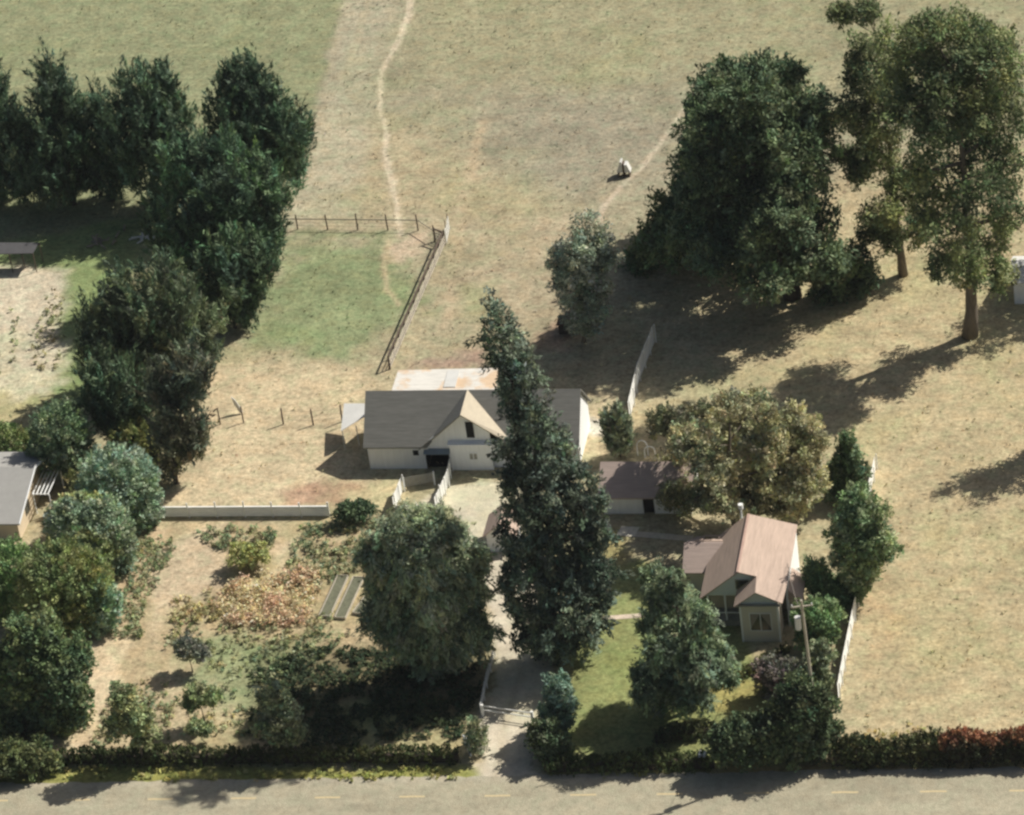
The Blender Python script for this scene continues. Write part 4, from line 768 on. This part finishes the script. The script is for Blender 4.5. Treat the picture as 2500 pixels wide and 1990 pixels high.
# white shed at right edge
p = gp(2492,742); r = empty('white_shed', p, 'corner of a white shed cut by the right edge behind the great eucalyptus', 'shed')
b = MB(p); b.box((p[0]-.6, p[1], 0), (p[0]+4.4, p[1]+4.5, 2.6)); b.obj('wall', WHITE, r)
b = MB(p); b.slab([(p[0]-.9, p[1]-.3, 2.6), (p[0]+4.7, p[1]-.3, 2.6), (p[0]+4.7, p[1]+2.2, 3.7), (p[0]-.9, p[1]+2.2, 3.7)], .1); b.slab([(p[0]-.9, p[1]+2.201, 3.7), (p[0]+4.7, p[1]+2.201, 3.7), (p[0]+4.7, p[1]+4.8, 2.6), (p[0]-.9, p[1]+4.8, 2.6)], .1); b.obj('roof', METALW, r)

# ------------------------------------------------------------------ small things
EDGE = mottled('weathered_edging', (.50, .46, .38), .15, 2)
# long planter beds
for (x, y), lab in zip(((780,1508),(818,1512),(862,1500)), ('leftmost of three long pale edged planting beds', 'middle of three long pale edged planting beds', 'rightmost of three long pale edged planting beds, with red flowers')):
    a = gp(x, y); q = gp(x+45, y-98 if x < 860 else y-60); d = (q-a); d[2] = 0; L = np.linalg.norm(d); d /= L; n = np.array([d[1], -d[0], 0]); w = 1.0
    r = empty('planting_bed', a, lab, 'planting bed', 'long beds beside the corn'); b = MB(a); z = np.array([0, 0, 0.])
    b.beam(a, a+d*L, .06, .32); b.beam(a+n*w, a+n*w+d*L, .05, .30); b.beam(a-d*.03, a+n*w-d*.03, .05, .30); b.beam(a+d*(L+.03), a+n*w+d*(L+.03), .05, .30); b.obj('board_edging', EDGE, r)
    MB(a).slab([a+n*.06+z+[0,0,.22], a+n*(w-.06)+[0,0,.22], a+n*(w-.06)+d*L+[0,0,.22], a+n*.06+d*L+[0,0,.22]], .2).obj('soil', mottled('bed_soil', (.15,.155,.105), .35, 3), r)
# pale feed hopper in the pasture
p = gp(1525,428); r = empty('feed_hopper', p, 'small pale peaked hopper on posts beside the pasture trail', 'hopper'); b = MB(p); h = .62
b.prism([p+np.array(v) for v in ((-.75,-.45,.6),(-.12,-.45,.6),(-.12,-.45,1.85),(-.3,-.45,1.85))], (0,.9,0)); b.obj('hood', METALW, r)
b = MB(p); b.prism([p+np.array(v) for v in ((.12,-.45,.6),(.75,-.45,.6),(.42,-.45,1.5),(.12,-.45,1.5))], (0,.9,0)); b.obj('hood', METALW, r); MB(p).box((p[0]-.119, p[1]-.3, 0), (p[0]+.119, p[1]+.3, 1.6)).obj('body', WOODP, r)
for dx in (-.6, .6): MB(p).box((p[0]+dx-.05, p[1]-.45, 0), (p[0]+dx+.05, p[1]+.45, .549)).obj('leg', WOODP, r)
# utility pole
p = gp(2001,1838); up = empty('utility_pole', p, 'tall wooden utility pole with transformer beside the house', 'utility pole')
MB(p).tube([p, p+np.array([-.15, .05, 8]), p+np.array([-.35, .05, 15.9])], [.17, .14, .11], 8).obj('pole', POLEM, up)
q = p+np.array([-.35, .05, 1.85]); MB(p).beam(q+np.array([-.9, -.1, 13.3]), q+np.array([.9, .25, 13.3]), .1, .12).obj('crossarm', POLEM, up)
MB(p).tube([q+np.array([-.42, -.1, 11.2]), q+np.array([-.42, -.1, 12.4])], .27, 10).obj('transformer', METALW, up)
for dx in (-.8, 0, .8): MB(p).tube([q+np.array([dx, dx*.19+.07, 13.42]), q+np.array([dx, dx*.19+.07, 13.62])], .05, 6).obj('insulator', WHITE, up)
m = MB(p)
for e, z in (((21.0, 26.2), 5.2), ((21.0, 26.6), 5.0)):
    A_ = q+np.array([0, 0, 12.9]); B_ = np.array([e[0], e[1], z]); m.tube([A_+(B_-A_)*float(t)-np.array([0, 0, 1.2*math.sin(math.pi*t)]) for t in np.linspace(0, 1, 8)], .018, 4)
m.obj('service_wire', WIREM, up)
# pale tarp, boxes and junk
p = gp(583,1010); r = empty('tarp', p, 'pale blue tarp hanging on the brown posts beside the windbreak', 'tarp')
b = MB(p); b.add([p+np.array(v) for v in ((-.5,.1,1.9),(-.1,.0,1.5),(.45,-.1,.25),(.15,0,.05),(-.35,.15,.9),(-.47,.16,1.9),(-.07,.06,1.5),(.48,-.04,.25),(.18,.06,.05),(-.32,.21,.9))], [(0,4,3,2,1),(5,6,7,8,9),(0,1,6,5),(1,2,7,6),(2,3,8,7),(3,4,9,8),(4,0,5,9)]); b.obj('sheet', METALW, r)
p = gp(1392,808); r = empty('wood_box', p, 'dark open box at the foot of the grey green sapling', 'box'); b = MB(p); b.box((p[0]-1, p[1]-.7, 0), (p[0]+.9, p[1]+.7, 1.2)); b.obj('body', mottled('dark_brown_boards', (.035,.03,.028), .2, 3), r); b = MB(p); b.slab([p+np.array(v) for v in ((-1.15,-.85,1.25),(1.05,-.85,1.25),(1.05,.85,1.4),(-1.15,.85,1.4))], .06); b.obj('lid', mottled('brown_lid', (.10,.06,.05), .2, 3), r)
for px_, lab, s in (((1402,1102), 'pale upright board nearest the barn end wall', 1.3), ((1352,1096), 'small white barrel glimpsed through the tall conifer', .9)):
    p = gp(*px_); r = empty('barrel', p, lab, 'barrel'); b = MB(p); b.tube([p, p+np.array([0,0,s*.5]), p+np.array([0,0,s])], [.3,.36,.3], 10); b.obj('drum', WHITE, r); MB(p).tube([p+np.array([0,0,s*.48]), p+np.array([0,0,s*.52])], .375, 10).obj('hoop', GREYW, r)
p = gp(1690,1280)
for (x, y), lab in zip(((232,600),(262,590),(355,585)), ('grey log heap under the windbreak, left one', 'pale brush heap in the middle under the windbreak', 'white leaning sheet propped under the windbreak')):
    p = gp(x, y); r = empty('scrap_heap', p, lab, 'scrap heap', 'scrap under the windbreak'); b = MB(p)
    for i in range(9):
        a = RNG.normal(size=3)*np.array([.7,.6,0])+p; a[2] = .1+random.random()*.4; e = a+RNG.normal(size=3)*np.array([.7,.7,.25]); e[2] = max(.1, e[2]); b.tube([a, e], [.12, .09], 6)
    b.obj('logs', BARKP if x < 300 else METALW, r)
for (x, y), h, lab in zip(((1570,1112),(1588,1118),(1722,1115)), (1.7, 1.3, 1.5), ('arched white trellis behind the outbuilding roof', 'shorter white trellis just right of the arched one', 'white trellis under the golden tree behind the outbuilding')):
    p = gp(x, y); r = empty('garden_trellis', p, lab, 'trellis', 'white trellises behind the outbuilding'); b = MB(p)
    b.tube([p+np.array([-.5*math.cos(t), 0, h*.65+h*.35*math.sin(t)]) for t in np.linspace(0, math.pi, 8)], .05, 6); b.obj('arch', WHITE, r)
    for dx in (-.5, .5): MB(p).tube([p+np.array([dx, 0, 0]), p+np.array([dx, 0, h*.65])], .05, 6).obj('leg', WHITE, r)

# ------------------------------------------------------------------ air
hz = bpy.data.meshes.new('haze'); x0, y0, z0, x1, y1, z1 = -3700, -3700, -1.0, 3700, 3700, float(CAM[2])+6
hz.from_pydata([(x0,y0,z0),(x1,y0,z0),(x1,y1,z0),(x0,y1,z0),(x0,y0,z1),(x1,y0,z1),(x1,y1,z1),(x0,y1,z1)], [], [(0,3,2,1),(4,5,6,7),(0,1,5,4),(1,2,6,5),(2,3,7,6),(3,0,4,7)])
ho_ = bpy.data.objects.new('haze', hz); COL.objects.link(ho_); ho_['kind'] = 'stuff'
hm = bpy.data.materials.new('haze_air'); hm.use_nodes = True; t = hm.node_tree; t.nodes.remove(t.nodes['Principled BSDF'])
pv = t.nodes.new('ShaderNodeVolumePrincipled'); pv.inputs['Color'].default_value = (.80, .85, .90, 1); pv.inputs['Density'].default_value = .00004
t.links.new(pv.outputs[0], t.nodes['Material Output'].inputs['Volume']); hz.materials.append(hm)
